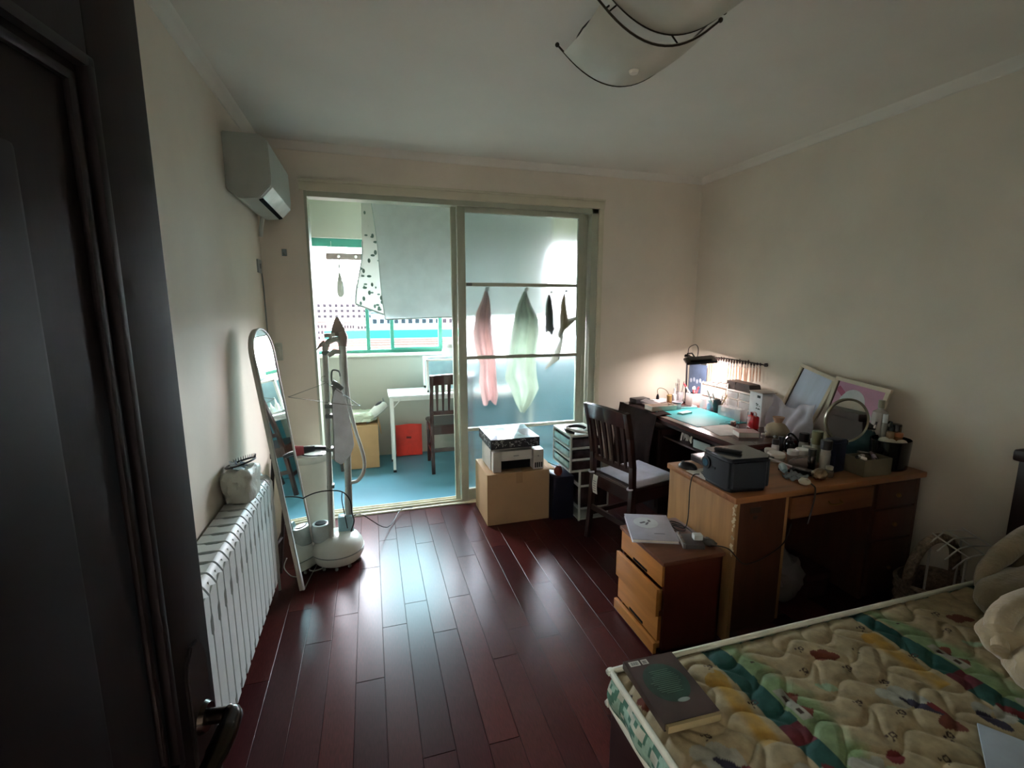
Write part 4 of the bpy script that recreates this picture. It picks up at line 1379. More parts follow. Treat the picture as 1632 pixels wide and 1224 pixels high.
# ================================================================== OUTSIDE
b = MB(); b.bx(-400, 400, BY1 + 3, 1500, -19, -18.0)
struct(b.build('ground', mat('city_ground', '#302e2c', .9, var=.15, scale=.02)))
def facade(name, label, x0, x1, y, z1, wall, rows, cols, wcol, top=None, depth=20, rw=.55, rh=.5, z0=-18, pitch=3.1, zfirst=None, roofc=None):
    t = thing(name, label, 'building', (0, 0, 0))
    m = MB(); m.bx(x0, x1, y, y + depth, z0, z1); m.build('wall', wall, t)
    m = MB()
    cw_ = (x1 - x0) / cols
    for r in range(rows):
        zc = (zfirst if zfirst is not None else z1 - 2.2) - r * pitch
        for c in range(cols):
            xc = x0 + cw_ * (c + .5)
            m.bx(xc - cw_ * rw / 2, xc + cw_ * rw / 2, y - .15, y + .05, zc - pitch * rh / 2, zc + pitch * rh / 2)
    w_ = m.build('windows', wcol, t)
    w_['kind'] = 'stuff'
    m = MB(); m.bx(x0 - .4, x1 + .4, y - .4, y + depth + .4, z1, z1 + .5); m.build('roof', roofc or wall, t)
    return t
wwh = mat('pale_render', '#5a5452', .9); wpk = mat('pinkish_render', '#3f3430', .9); wgy = mat('haze_grey_render', '#35363a', .9); wgl = mat('facade_window', '#121114', .8, spec=.1)
wred = mat('red_roof_tiles', '#3f221a', .9); wteal = mat('teal_roof_sheet', '#143a32', .9, spec=.1); wbe = mat('beige_roof', '#45392f', .9)
facade('office_block', 'long pale office block with two rows of square windows seen through the left window', -44, 3.0, 400, 4.6, wwh, 3, 11, wgl, depth=20, pitch=4.2, rw=.5, rh=.5, zfirst=2.0, roofc=mat('roof_edge_grey', '#2a2829', .9))
facade('tower_block', 'pale distant tower behind the hanging cloth', -30, -19.5, 640, 50, wgy, 12, 3, mat('haze_window', '#2b2d31', .7), pitch=3.6, z0=-18)  # distance haze is put into the tower wall and window colours
facade('tower_block', 'thin distant tower right of the hanging cloth', -17.5, -13.5, 620, 38, mat('haze_pink_render', '#38363b', .9), 9, 2, mat('haze_window'), pitch=3.6, z0=-18)
facade('tower_block', 'broad hazy low tower left of the hanging cloth', -80, -48, 700, 18, wgy, 4, 9, mat('haze_window'), pitch=3.8, z0=-18)
rr = random.Random(3)
hl = [('left edge of the window', -32, -26, 250, -7), ('window, second from its left edge', -25, -19, 235, -5.5), ('middle of the clear left pane', -18, -13, 245, -7.5),
      ('right part of the clear left pane', -12, -7, 240, -6), ('right border of the clear left pane', -6.2, -1.5, 250, -6.8)]
for k, (lab, a, c, y, z) in enumerate(hl):
    facade('apartment_house', 'low pale house below the long office block, ' + lab, a, c, y, z, (wwh, wpk)[k % 2], 3, 3 + k % 2, wgl, depth=12, pitch=2.6, rw=.45)
hs = thing('tiled_house', 'nearer house with a low reddish hipped roof seen through the left window', 'building', (0, 0, 0))
b = MB(); b.bx(-15.5, -7, 150, 162, -18, -9.5); b.build('wall', wwh, hs)
b = MB(); b.prism([(-16.5, -9.6), (-6, -9.6), (-9, -7.4), (-13.5, -7.4)], 149, 163, Matrix(((1, 0, 0, 0), (0, 0, 1, 0), (0, 1, 0, 0), (0, 0, 0, 1)))); b.build('roof', wred, hs)
facade('school_block', 'wide white block with two rows of large windows seen through the green tinted panes', .5, 36, 180, -1.0, wwh, 3, 14, wgl, depth=15, pitch=3.6, rw=.55, rh=.42, zfirst=-3.9, roofc=mat('roof_edge_grey'))
fs = thing('long_roof', 'long low roof with thin reddish stripes and a teal sheet ridge crossing below the window view', 'building', (0, 0, 0))
b = MB(); b.bx(-26, 40, 70, 92, -18, -4.4); b.build('wall', wbe, fs)
b = MB()
for k in range(4):
    b.bx(-26, 40, 69.5 + k * 5, 70.1 + k * 5, -4.4, -4.1)
b.build('roof_stripes', wred, fs)
b = MB(); b.bx(-8, 40, 92, 98, -18, -2.9); b.build('teal_ridge', wteal, fs)
# ================================================================== BOXES BETWEEN DOOR AND DESK
cbx = thing('carton', 'large brown cardboard carton on the room floor carrying the printer', 'carton', (0, 0, 0))
cd2 = mat('brown_cardboard', '#a88a66', .8, var=.04, scale=4)
b = MB(); b.bx(.738, 1.205, 3.075, 3.46, 0.0, .378, bevel=.003); b.build('box', cd2, cbx)
b = MB(); b.bx(.95, 1.0, 3.0735, 3.46, .3785, .380); b.bx(.95, 1.0, 3.0732, 3.0745, .30, .379); b.build('tape', mat('brown_tape', '#9a7c58', .3), cbx)
for s, z in ((.06, .02),):
    b = MB(); b.box((1.235, 3.27, .368), (.07, .36, .004), rotm(ry=.22)); b.build('flap', cd2, cbx)
pr = thing('printer', 'white ink tank printer standing on the large brown carton', 'printer', (0, 0, 0))
pz_ = .380
pw = mat('printer_white', '#bfbcb2', .4, var=.02)
b = MB()
b.bx(.775, 1.09, 3.135, 3.40, pz_ + .008, pz_ + .165, bevel=.014)
b.bx(.785, .845, 3.085, 3.14, pz_ + .008, pz_ + .155, bevel=.006)
b.bx(.845, 1.075, 3.088, 3.15, pz_ + .085, pz_ + .158, bevel=.008)
b.build('body', pw, pr)
b = MB(); b.bx(1.085, 1.165, 3.09, 3.33, pz_ + .004, pz_ + .150, bevel=.006); b.build('ink_tank', pw, pr)
for k in range(4):
    b = MB(); b.bx(1.096 + .016 * k, 1.106 + .016 * k, 3.086, 3.092, pz_ + .018, pz_ + .055); b.build('ink_window', black_pl, pr)
b = MB(); b.bx(.852, 1.072, 3.12, 3.135, pz_ + .015, pz_ + .082); b.build('paper_slot', gap_m, pr)
b = MB(); b.bx(.78, 1.08, 3.16, 3.39, pz_ + .165, pz_ + .182, bevel=.006); b.build('scanner_lid', pw, pr)
b = MB(); b.bx(.935, .975, 3.0855, 3.0885, pz_ + .118, pz_ + .122); b.bx(1.118, 1.128, 3.0885, 3.0905, pz_ + .10, pz_ + .106); b.build('print_mark', mat('grey_ink'), pr)
gb = thing('patterned_box', 'flat black and white patterned box lying on top of the printer', 'box', (0, 0, 0))
gz = .563
b = MB(); b.bx(.765, 1.125, 3.07, 3.44, gz, gz + .068, bevel=.002); b.build('carton', mat('box_black_print', '#23282b', .5), gb)
b = MB(); b.sheet(lambda u, v: Vector((.766 + .358 * u, 3.072 + .367 * v, gz + .0695 + .004 * math.sin(u * 5) * math.sin(v * 4))), 10, 10, th=.002); b.build('glossy_top', mat('box_top_reflection', '#8fa3a8', .12, var=.25, scale=10), gb)  # pale blue reflection on the box is put into the top's colour
b = MB(); rr = random.Random(8)
for k in range(46):
    x = .775 + rr.random() * .34; z = gz + .008 + rr.random() * .052
    if k % 3: b.box((x, 3.0695, z), (.004 + rr.random() * .016, .001, .002 + rr.random() * .004), rotm(ry=rr.random() * 3))
    else: b.tube([(x + .007 * math.cos(a), 3.0692, z + .006 * math.sin(a)) for a in [PI * q / 4 for q in range(8)]], .0008, seg=4, closed=True)
for k in range(26):
    b.box((.7645, 3.08 + rr.random() * .34, gz + .01 + rr.random() * .05), (.001, .004 + rr.random() * .02, .002 + rr.random() * .004), rotm(rx=rr.random() * 3))
b.build('white_drawings', mat('white_print', '#c9cdca', .5), gb)

nb = thing('navy_box', 'tall dark navy box on the floor between carton and drawer tower', 'box', (0, 0, 0))
b = MB(); b.bx(1.222, 1.382, 3.03, 3.30, 0, .325, bevel=.004); b.build('carton', mat('navy_card', '#16182a', .45), nb)
b = MB(); b.box((1.25, 3.09, .40), (.05, .10, .006), rotm(ry=.5, rz=.3)); b.build('loose_flap', mat('grey_green_card', '#77837a', .6), nb)
ob = thing('orange_pouch', 'small reddish orange pouch lying on the navy box', 'pouch', (1.275, 3.075, .326))
b = MB(); b.ball((0, 0, .035), .04, (.8, .7, .95), seg=20, fn=lambda c: c * (1 + .15 * noise.noise(c * 40))); b.build('pouch', mat('burnt_orange', '#8c3d28', .5), ob)

# ---- plastic drawer tower
dt = thing('drawer_tower', 'white plastic tower with clear drawers beside the sliding door', 'drawer tower', (1.318, 2.965, 0))
tw = mat('tower_white', '#c3cac2', .35, var=.01); cdw = mat('smoky_clear_drawer', '#3a2f31', .2, var=.25, scale=14, coat=.4); csd = mat('side_window_plastic', '#8fb3ae', .2, var=.15, scale=14, coat=.3)
W_, D_ = .255, .335
b = MB(); b.bx(0, W_, 0, D_, .632, .648, bevel=.005)
for x in (0, W_ - .014):
    for y in (0, D_ - .014):
        b.bx(x, x + .014, y, y + .014, .376, .635, bevel=.002); b.bx(max(x, .074) + (.06 if x > .1 else 0), max(x, .074) + (.06 if x > .1 else 0) + .014, y, y + .014, .0, .380, bevel=.002)
levels = [.632, .548, .464, .380, .262, .090, .012]
for z in levels[1:]: 
    b.bx(0 if z > .3 else .074, W_ + (0 if z > .3 else .06), 0, D_, z - .006, z + .004, bevel=.002)
b.bx(.004, W_ - .004, D_ - .01, D_ - .002, .38, .635); b.bx(.08, W_ + .056, D_ - .01, D_ - .002, .01, .38)
b.build('frame', tw, dt)
for k in range(5):
    zt, zb_ = levels[k], levels[k + 1]
    ox = 0 if k < 3 else .074; wx = W_ if k < 3 else W_ + .06
    b = MB(); b.bx(ox + .016, wx - .016, -.004, D_ - .02, zb_ + .008, zt - .012, bevel=.004)
    d_ = b.build('drawer', cdw, dt)
    b = MB(); b.bx(ox + .014, wx - .014, -.014, -.002, zb_ + .004, zb_ + .014, bevel=.002); b.build('drawer_lip', tw, d_)
    if k < 3:
        b = MB(); b.bx(-.001, .010, .03, D_ - .03, zb_ + .02, zt - .022, bevel=.003); b.build('side_window', csd, dt)
vr = thing('headband_device', 'white and black curved headset resting on the drawer tower', 'headset', (1.40, 3.06, .649), -.15)
b = MB(); b.tube([(.05 * 1.5 * math.cos(a), .06 * math.sin(a), .018 + .010 * math.sin(a)) for a in [.2 + k * .38 for k in range(12)]], .012, seg=10, smooth=3); b.build('black_strap', black_pl, vr)
b = MB(); b.tube([(-.07, -.01, .03), (-.03, -.055, .024), (.02, -.075, .016), (.07, -.08, .012)], [.012, .011, .010, .007], seg=10, smooth=4); b.build('white_arm', white_pl, vr)
for k, (dx, dyy, s, lab) in enumerate(((.15, .04, .03, 'small grey cap nearest the chair back on the drawer tower'), (.19, .10, .022, 'little clear pot at the rear right of the drawer tower'))):
    b = MB(); b.lathe([(0, 0), (s * .8, 0), (s, s * .5), (s * .7, s), (0, s * 1.05)], (1.318 + dx, 2.965 + dyy, .649), seg=18)
    tag(b.build('small_pot', mat('pot_grey%d' % k, ('#8f9492', '#c9c4b8')[k], .3)), lab, 'pot')
pk2 = MB(); pk2.box((1.50, 3.02, .655), (.08, .05, .012), rotm(rz=.3), bevel=.003)
tag(pk2.build('paper_packet', mat('beige_packet', '#b9b0a4', .6)), 'flat beige packet on the front right of the drawer tower', 'packet')

# ================================================================== CRAFT DESK ITEMS
T1 = .7605
pinkw = mat('warm_white_plastic', '#e3dcd8', .35, var=.02)
clearp = mat('clear_acrylic', '#e8e2e0', .08, var=.02, alpha=.42, coat=.6)
# brown cloth draped over the left end of the desk
def drape(u, v):
    # v: across from desk top over the front edge downwards, u: along y
    y = 2.905 + .535 * u
    if v < .18:
        x = 2.10 - (2.10 - 1.972) * (v / .18); z = .764 + .006 * math.sin(u * 9 + v * 20)
    else:
        k = (v - .18) / .82
        x = 1.972 - .075 * math.sin(min(1, k * 2) * PI / 2) * (.5 + .5 * math.sin(u * 3.0)) - .014 * math.sin(u * 24 + k * 3) * k ** .5 - .01 * math.sin(u * 11) * k
        z = .764 - .01 * k - .62 * k
    return Vector((x - .004, y, z))
b = MB(); b.sheet(drape, 60, 50, th=.006)
tag(b.build('brown_cloth', mat('dark_brown_fabric', '#2a1c19', .9, var=.15, scale=8, bump=.3, bscale=60, spec=.15)), 'dark brown cloth draped over the left end of the craft desk', 'cloth')
# cutting mat
mt_ = thing('cutting_mat', 'bright turquoise cutting mat on the craft desk', 'cutting mat', (2.245, 2.80, T1), 0)
b = MB(); b.bx(-.20, .20, -.245, .245, 0, .003, bevel=.001); b.build('sheet', mat('turquoise_mat', '#3fb0b4', .5, var=.02), mt_)
b = MB()
for x in (-.19, .19): b.bx(x - .001, x + .001, -.235, .235, .003, .0033)
for y in (-.235, .235): b.bx(-.19, .19, y - .001, y + .001, .003, .0033)
b.build('grid_border', mat('mat_pale_line', '#8fd4d4', .5), mt_)
mt_.rotation_euler = (0, 0, 0)
def simple(name, label, cat, loc, rz, parts, group=None, rot=None):
    t = thing(name, label, cat, loc, rz, group, rot)
    for pn, fn, m in parts:
        q = MB(); fn(q); q.build(pn, m, t)
    return t
simple('soap_box', 'small pale oblong case lying on the turquoise mat', 'case', (2.206, 2.905, T1 + .003), .25, [
    ('case', lambda q: q.bx(-.055, .055, -.025, .025, 0, .014, bevel=.004), mat('mint_white', '#d3ece6', .4)),
    ('lid_line', lambda q: q.bx(-.056, .056, -.0255, .0255, .008, .009), mat('mat_pale_line'))])
simple('black_case', 'flat dark case at the far left corner of the craft desk', 'case', (2.10, 3.35, T1 + .006), .1, [
    ('case', lambda q: q.bx(-.07, .07, -.045, .045, .002, .040, bevel=.006), mat('charcoal_plastic', '#3b3738', .4)),
    ('lid_seam', lambda q: q.bx(-.071, .071, -.046, .046, .026, .028), black_pl)])
simple('power_strip', 'white power strip with a black plug near the wall on the craft desk', 'power strip', (2.27, 3.34, T1), .2, [
    ('body', lambda q: q.bx(-.07, .07, -.025, .025, 0, .028, bevel=.005), pinkw),
    ('plug', lambda q: (q.lathe([(0, .028), (.013, .028), (.012, .05), (.006, .07), (0, .072)], (-.01, 0, 0), seg=14)), black_pl),
    ('cord', lambda q: q.tube([(-.01, 0, .07), (-.005, .01, .105), (.04, .02, .115), (.09, .0, .09), (.12, -.01, .03)], .003, smooth=6), mat('amber_cord', '#7d6a4c', .4))])
simple('phone', 'phone with pale case leaning on papers at the desk end', 'phone', (2.11, 3.205, T1 + .034), 0, [
    ('body', lambda q: q.box((0, 0, 0), (.075, .15, .008), bevel=.003), mat('phone_grey', '#a49fa3', .3)),
    ('screen', lambda q: q.box((0, 0, .0045), (.066, .138, .001)), mat('phone_glass', '#6f6a70', .1, coat=.5))], rot=(.12, -.12, .35))
simple('notebook', 'thin grey notebook beside the phone on the craft desk', 'notebook', (2.18, 3.13, T1), .3, [
    ('pages', lambda q: q.bx(-.10, .10, -.07, .07, 0, .014), mat('paper_white', '#e2dcd6', .7)),
    ('cover', lambda q: (q.bx(-.102, .102, -.072, .072, .014, .016), q.bx(-.102, .102, -.072, .072, -.0, .002)), mat('slate_cover', '#8f8b94', .5))])
simple('wooden_tray', 'shallow pale wooden tray at the front edge left of the mat', 'tray', (2.09, 3.075, T1 + .006), 0, [
    ('base', lambda q: q.bx(-.085, .13, -.05, .05, 0, .006), mat('birch_wood', '#d6c4b2', .5)),
    ('rim', lambda q: (q.bx(-.085, .13, -.05, -.044, .006, .036), q.bx(-.085, .13, .044, .05, .006, .036), q.bx(-.085, -.079, -.044, .044, .006, .036), q.bx(.124, .13, -.044, .044, .006, .036)), mat('birch_wood'))])
simple('yellow_pot', 'small ochre pot near the wall at the left of the craft desk', 'pot', (2.40, 3.36, T1), 0, [
    ('pot', lambda q: q.lathe([(0, 0), (.026, 0), (.032, .05), (.028, .052), (.024, .01), (0, .01)]), mat('ochre', '#b2915b', .5)),
    ('contents', lambda q: q.lathe([(0, .03), (.026, .035), (.0, .05)]), mat('pale_sand', '#d6c7a6', .8))])
def bottle(name, label, loc, r, h, col, capcol=None, neck=.45, capn=.22, cat='bottle', rough=.25, pump=False, sx=1, sy=1, rz=0, alpha=1.0, cname='cap'):
    t = thing(name, label, cat, loc, rz)
    hb_ = h * (1 - capn)
    q = MB(); q.lathe([(0, 0), (r * .93, 0), (r, r * .12), (r, hb_ * .82), (r * .9, hb_ * .92), (r * neck, hb_ * .97), (r * neck, hb_ + .001), (0, hb_ + .001)], seg=24, sx=sx, sy=sy)
    q.build('body', mat('vessel_' + col[1:] + str(alpha), col, rough, coat=.3, alpha=alpha), t)
    if capcol:
        rc = r * max(neck * 1.15, .35)
        q = MB()
        if pump:
            q.lathe([(0, hb_), (rc, hb_), (rc, hb_ + h * capn * .4), (rc * .4, hb_ + h * capn * .45), (rc * .4, h), (0, h)], seg=18, sx=sx, sy=sy)
            q.tube([(0, 0, h), (-r * .9, 0, h + .004), (-r * 1.3, 0, h - .006)], r * .22, seg=8)
        else:
            q.lathe([(0, hb_), (rc, hb_), (rc, h - rc * .1), (rc * .92, h), (0, h)], seg=22, sx=sx, sy=sy)
        q.build(cname, mat('cap_' + capcol[1:], capcol, .3, coat=.3), t)
    return t
bottle('glue_bottle', 'small white glue bottle with pointed tip near the lamp pole', (2.36, 3.255, T1), .018, .13, '#e3dcd8', '#e8e4e0', neck=.35, capn=.35)
def brush_jar(name, label, loc, r, h, jar_m, items, cat='cup', square=False):
    t = thing(name, label, cat, loc)
    q = MB()
    if square:
        q.bx(-r, r, -r, r, 0, h, bevel=.006)
    else:
        q.lathe([(0, 0), (r * .92, 0), (r, h), (r * .9, h), (r * .84, .006), (0, .006)], seg=24)
    q.build('vessel', jar_m, t)
    if square:
        q = MB(); q.bx(-r * .86, r * .86, -r * .86, r * .86, h - .001, h + .0012); q.build('opening', gap_m, t)
    return t
glassj = mat('clear_jar', '#d5cfd2', .06, alpha=.35, coat=.5)
brush_jar('glass_jar', 'clear jar crowded with thin dark wires near the corner of the craft desk', (2.45, 3.315, T1), .035, .085, glassj, [], 'jar')
def stick(name, label, base, top, r, m1, m2=None, tipn='tip', cat='brush', tip=.15, group=None):
    t = thing(name, label, cat, base, group=group)
    d = Vector(top) - Vector(base)
    q = MB(); q.cyl((0, 0, 0), d * (1 - tip), r, r * .8, seg=8); q.build('handle', m1, t)
    q = MB(); q.cyl(d * (1 - tip), d, r * 1.35, r * .7, seg=8); q.build(tipn, m2 or m1, t)
    return t
dkst = mat('dark_stick', '#4d3f40', .5); pkst = mat('pink_plastic', '#c9616b', .35); rdst = mat('red_plastic', '#b2343c', .3); wst = mat('white_stick', '#e8e0de', .3); ltst = mat('light_wood_stick', '#cfae86', .5)
rr = random.Random(21)
for k in range(9):
    a = rr.random() * 6.28; q = .02
    stick('wire_rod', 'thin dark rod standing in the clear jar near the desk corner', (2.45 + .012 * math.cos(a), 3.315 + .012 * math.sin(a), T1 + .008),
          (2.45 + .04 * math.cos(a), 3.315 + .04 * math.sin(a), T1 + .15 + .05 * rr.random()), .0022, dkst, cat='rod', group='rods in the clear jar')
brush_jar('pen_holder', 'white cube pen holder at the lamp foot', (2.475, 3.165, T1), .043, .098, mat('bright_white_cube', '#eeeae8', .3), [], 'pen holder', True)
for k, (dx, dyy, hx, hy, L, m_, w) in enumerate(((-.02, .02, -.06, .05, .075, wst, 'white leaning'), (0, 0, .0, .01, .05, rdst, 'short red'), (.02, -.01, .03, -.02, .055, pkst, 'pink right-leaning'), (.0, -.025, -.02, -.03, .06, pkst, 'pink front'), (.022, .02, .03, .04, .045, wst, 'short white rear'))):
    stick('marker', w + ' marker standing in the white cube holder', (2.475 + dx, 3.165 + dyy, T1 + .095), (2.475 + hx, 3.165 + hy, T1 + .098 + L), .006, m_, wst if k % 2 else rdst, 'marker_cap', 'marker', .35)
simple('acrylic_block', 'small square clear holder at the rear edge of the mat', 'holder', (2.245, 3.055, T1), .1, [
    ('block', lambda q: q.bx(-.022, .022, -.022, .022, 0, .044, bevel=.003), clearp), ('insert', lambda q: q.bx(-.018, .018, -.018, .018, .006, .012), mat('grey_ink'))])
simple('round_dish', 'grey round dish stacked on the clear holder by the mat', 'dish', (2.262, 3.075, T1 + .046), 0, [
    ('dish', lambda q: q.lathe([(0, 0), (.035, 0), (.042, .012), (.038, .012), (.032, .004), (0, .004)]), mat('dish_grey', '#9a9096', .3))])
simple('white_tray', 'low white paper tray behind the mat', 'tray', (2.345, 3.075, T1), -.15, [
    ('tray', lambda q: (q.bx(-.07, .07, -.04, .04, 0, .004), q.bx(-.07, .07, -.04, -.036, 0, .02), q.bx(-.07, -.066, -.04, .04, 0, .02), q.bx(.066, .07, -.04, .04, 0, .02)), mat('tray_white', '#e6e4e2', .4)),
    ('dark_strip', lambda q: q.bx(-.06, .05, .015, .033, .004, .018, bevel=.003), mat('charcoal_plastic'))])
bottle('tumbler', 'small frosted tumbler to the right of the white cube', (2.475, 3.045, T1), .026, .075, '#e6dedd', None, neck=.9, capn=0, cat='tumbler', alpha=.6)
bottle('white_pot', 'white and violet ribbed pot beside the black cup', (2.475, 2.965, T1), .024, .085, '#cfc8e2', '#f0ecee', neck=.7, capn=.2, cat='pot')
brush_jar('black_cup', 'matte black tapered cup holding white tools', (2.485, 2.90, T1), .03, .092, mat('matte_black', '#2b2629', .5), [], 'cup')
for k, (hx, hy, L, m_, w) in enumerate(((-.05, .06, .15, wst, 'long white'), (-.03, .02, .13, pinkw, 'thick white'), (.02, -.03, .12, wst, 'right-leaning white'), (.04, -.05, .13, ltst, 'pale wooden'))):
    stick('sculpting_tool', w + ' tool standing in the black cup', (2.485 + hx * .2, 2.90 + hy * .2, T1 + .01), (2.485 + hx, 2.90 + hy, T1 + .01 + L), .0055, m_, ltst if k == 3 else wst, 'tool_tip', 'tool', .25)
# clear boxes
simple('clear_box', 'long clear plastic box with small blue parts in front of the organizer', 'box', (2.475, 2.735, T1), .0, [
    ('shell', lambda q: q.bx(-.05, .05, -.085, .085, 0.001, .072, bevel=.004), clearp),
    ('contents', lambda q: [q.box((-.025 + .05 * rr.random(), -.06 + .12 * rr.random(), .012 + .02 * rr.random()), (.02, .014, .008), rotm(rr.random(), 0, rr.random() * 3)) for _ in range(9)], mat('blue_bits', '#8a86c4', .4))])
simple('clear_case', 'small upright clear case beside the red bottle', 'case', (2.43, 2.60, T1), .0, [
    ('shell', lambda q: q.bx(-.03, .03, -.028, .028, 0.001, .088, bevel=.003), clearp),
    ('contents', lambda q: [q.ball((-.01 + .02 * rr.random(), -.01 + .02 * rr.random(), .012 + .012 * k), .009, seg=8) for k in range(4)], mat('pale_pink_bits', '#d9a9a2', .5))])
simple('red_flask', 'flat glossy red flask with short neck on the craft desk', 'flask', (2.375, 2.43, T1), -.3, [
    ('body', lambda q: q.bx(-.022, .022, -.038, .038, 0, .085, bevel=.010), mat('glossy_red', '#c0242c', .15, coat=.5)),
    ('neck', lambda q: q.cyl((0, .022, .084), (0, .022, .104), .010), mat('glossy_red')),
    ('handle', lambda q: q.tube([(0, -.03, .082), (0, -.03, .105), (0, .0, .108), (0, .012, .10)], .004, smooth=4), mat('pale_pink_bits'))])
# white cabinet with black patches
wc = thing('white_cabinet', 'white box with black dappled sticker beside the wall on the craft desk', 'box', (2.495, 2.49, T1), -.12)
b = MB(); b.bx(-.05, .05, -.062, .062, 0, .225, bevel=.004); b.build('body', mat('cabinet_white', '#e4e0e2', .3), wc)
b = MB(); b.bx(-.054, .054, -.066, .066, .222, .228, bevel=.002); b.build('lid', mat('cabinet_rim', '#b9a79c', .4), wc)
b = MB(); rr = random.Random(4)
b.bx(-.0512, -.050, -.045, -.015, .190, .207)
for k in range(12): b.ball((-.0505, -.03 + rr.uniform(-.02, .022), .135 + rr.uniform(-.022, .022)), rr.uniform(.003, .007), (.1, 1, .8), seg=8)
b.build('black_patches', black_pl, wc)
# drawer organizers against the wall
og = thing('bead_organizer', 'warm white small drawer organizer of clear compartments against the wall', 'organizer', (2.60, 2.75, T1))
b = MB()
b.bx(-.06, .09, -.125, .125, 0.0, .006); b.bx(-.06, .09, -.125, .125, .172, .178); b.bx(-.06, .09, -.125, -.119, 0, .176); b.bx(-.06, .09, .119, .125, 0, .176); b.bx(.084, .09, -.125, .125, 0, .176)
b.bx(-.06, .08, -.004, .004, 0, .176)
for z in (.058, .116): b.bx(-.06, .08, -.12, .12, z - .003, z + .003)
b.build('frame', mat('organizer_white', '#ecdfd6', .3), og)
rr = random.Random(9)
cols_ = ('#b98e6a', '#cfa870', '#a88878', '#c79f86', '#d8b48c', '#9e7d72')
for k in range(6):
    yy = -.0625 + .125 * (k % 2); z = .004 + .058 * (k // 2)
    b = MB(); b.bx(-.064, -.058, yy - .054, yy + .054, z + .004, z + .048, bevel=.002); b.bx(-.058, .07, yy - .05, yy + .05, z + .004, z + .007)
    d_ = b.build('clear_drawer', clearp, og)
    b = MB()
    for q in range(7): b.box((-.04 + .09 * rr.random(), yy - .04 + .08 * rr.random(), z + .016 + .01 * rr.random()), (.022, .02, .016), rotm(rr.random(), 0, rr.random()), bevel=.003)
    o_ = b.build('beads', mat('beads_' + str(k), cols_[k], .5), og); o_['kind'] = 'stuff'
og2 = thing('acrylic_shelf', 'clear two-tier acrylic shelf with pink parts behind the pen cups', 'shelf', (2.615, 3.03, T1))
b = MB()
for z in (.0, .085, .176): b.bx(-.06, .07, -.15, .15, z, z + .006)
b.bx(-.06, .07, .144, .15, 0, .18); b.bx(-.062, .07, -.15, -.138, 0, .215)
b.build('frame', mat('organizer_white'), og2)
for k in range(2):
    b = MB(); b.bx(-.064, -.06, -.13, .135, .01 + .09 * k, .075 + .09 * k, bevel=.002); b.build('clear_front', clearp, og2)
b = MB()
for k in range(16): b.box((-.03 + .06 * rr.random(), -.12 + .24 * rr.random(), .02 + (.09 if k % 2 else 0)), (.02, .02, .02), rotm(rr.random(), 0, rr.random()), bevel=.004)
o_ = b.build('pink_parts', mat('rosy_bits', '#b98a86', .5), og2); o_['kind'] = 'stuff'
b = MB()
for k in range(10): b.box((-.045 + .09 * rr.random(), -.14 + .26 * rr.random(), .188 + .004 * (k % 3)), (.05, .006, .006), rotm(0, 0, rr.random() * 3))
tag(b.build('tool_heap', mat('steel_dark', '#5c5054', .35, metal=.5, var=.2)), 'heap of small metal tools on top of the acrylic shelf', 'tools', loc=None) if False else None
hp = b.build('tool_heap', mat('steel_dark', '#5c5054', .35, metal=.5, var=.2), loc=(2.615, 3.03, T1)); tag(hp, 'heap of small metal tools on top of the acrylic shelf', 'tools', kind='stuff')
for k, (y, z, sx_, lab) in enumerate(((2.86, .184, .07, 'small dark tray at the left on top of the drawer organizer'), (2.745, .181, .10, 'larger dark brown tray on top of the drawer organizer'))):
    t = thing('dark_tray', lab, 'tray', (2.612, y, T1 + z - .0 if k else T1 + .184), 0)
    b = MB(); w = sx_
    b.sheet(lambda u, v: Vector((-.05 + .10 * u, (v - .5) * 2 * w * .72, .0)), 2, 2, th=-.003)
    b.prism([(-w * .8, 0), (w * .8, 0), (w * .68, .058), (-w * .62, .052)], -.05, .05, Matrix(((0, 0, 1, 0), (1, 0, 0, 0), (0, 1, 0, 0), (0, 0, 0, 1))), bevel=.004)
    b.build('tray', mat('dark_brown_tray', '#3a302d', .45), t)
# blue backed picture and brush rack on the wall
bl = thing('landscape_picture', 'blue grey landscape picture leaning at the corner behind the lamp', 'picture', (2.675, 3.395, T1), 0)
b = MB(); b.bx(0, .008, -.115, .10, 0.0, .30); b.build('board', mat('slate_blue', '#66799a', .5, var=.15, scale=7), bl)
b = MB(); rr = random.Random(2)
for k in range(5): b.ball((-.0005, -.09 + .04 * k, .15 + .012 * (k % 2)), .018, (.08, .8, 1.1), seg=12)
b.build('white_shapes', mat('pale_blue_shape', '#b9c4d8', .5), bl)
pf = thing('small_picture', 'tiny white framed dark picture left of the hanging brushes', 'frame', (2.698, 3.335, 1.09))
b = MB(); b.bx(-.006, .006, -.045, .045, -.052, .052, bevel=.002); b.build('frame', mat('organizer_white'), pf)
b = MB(); b.bx(-.008, -.005, -.036, .036, -.043, .043); b.build('picture', mat('dark_green_print', '#4c4f4c', .4), pf)
rk = thing('brush_rack', 'dark rail on the wall above the organizers from which brushes hang', 'rack', (2.695, 2.98, 1.135), 0)
b = MB(); b.tube([(0, .31, -.005), (0, .1, .004), (0, -.1, .004), (0, -.31, -.002)], .005, seg=8)
b.build('rail', mat('rack_dark', '#2a2426', .4), rk)
b = MB()
for y in (-.29, .29): b.bx(-.004, .014, y - .006, y + .006, -.012, .012)
b.build('mount', mat('rack_dark'), rk)
br0 = None
rr = random.Random(12)
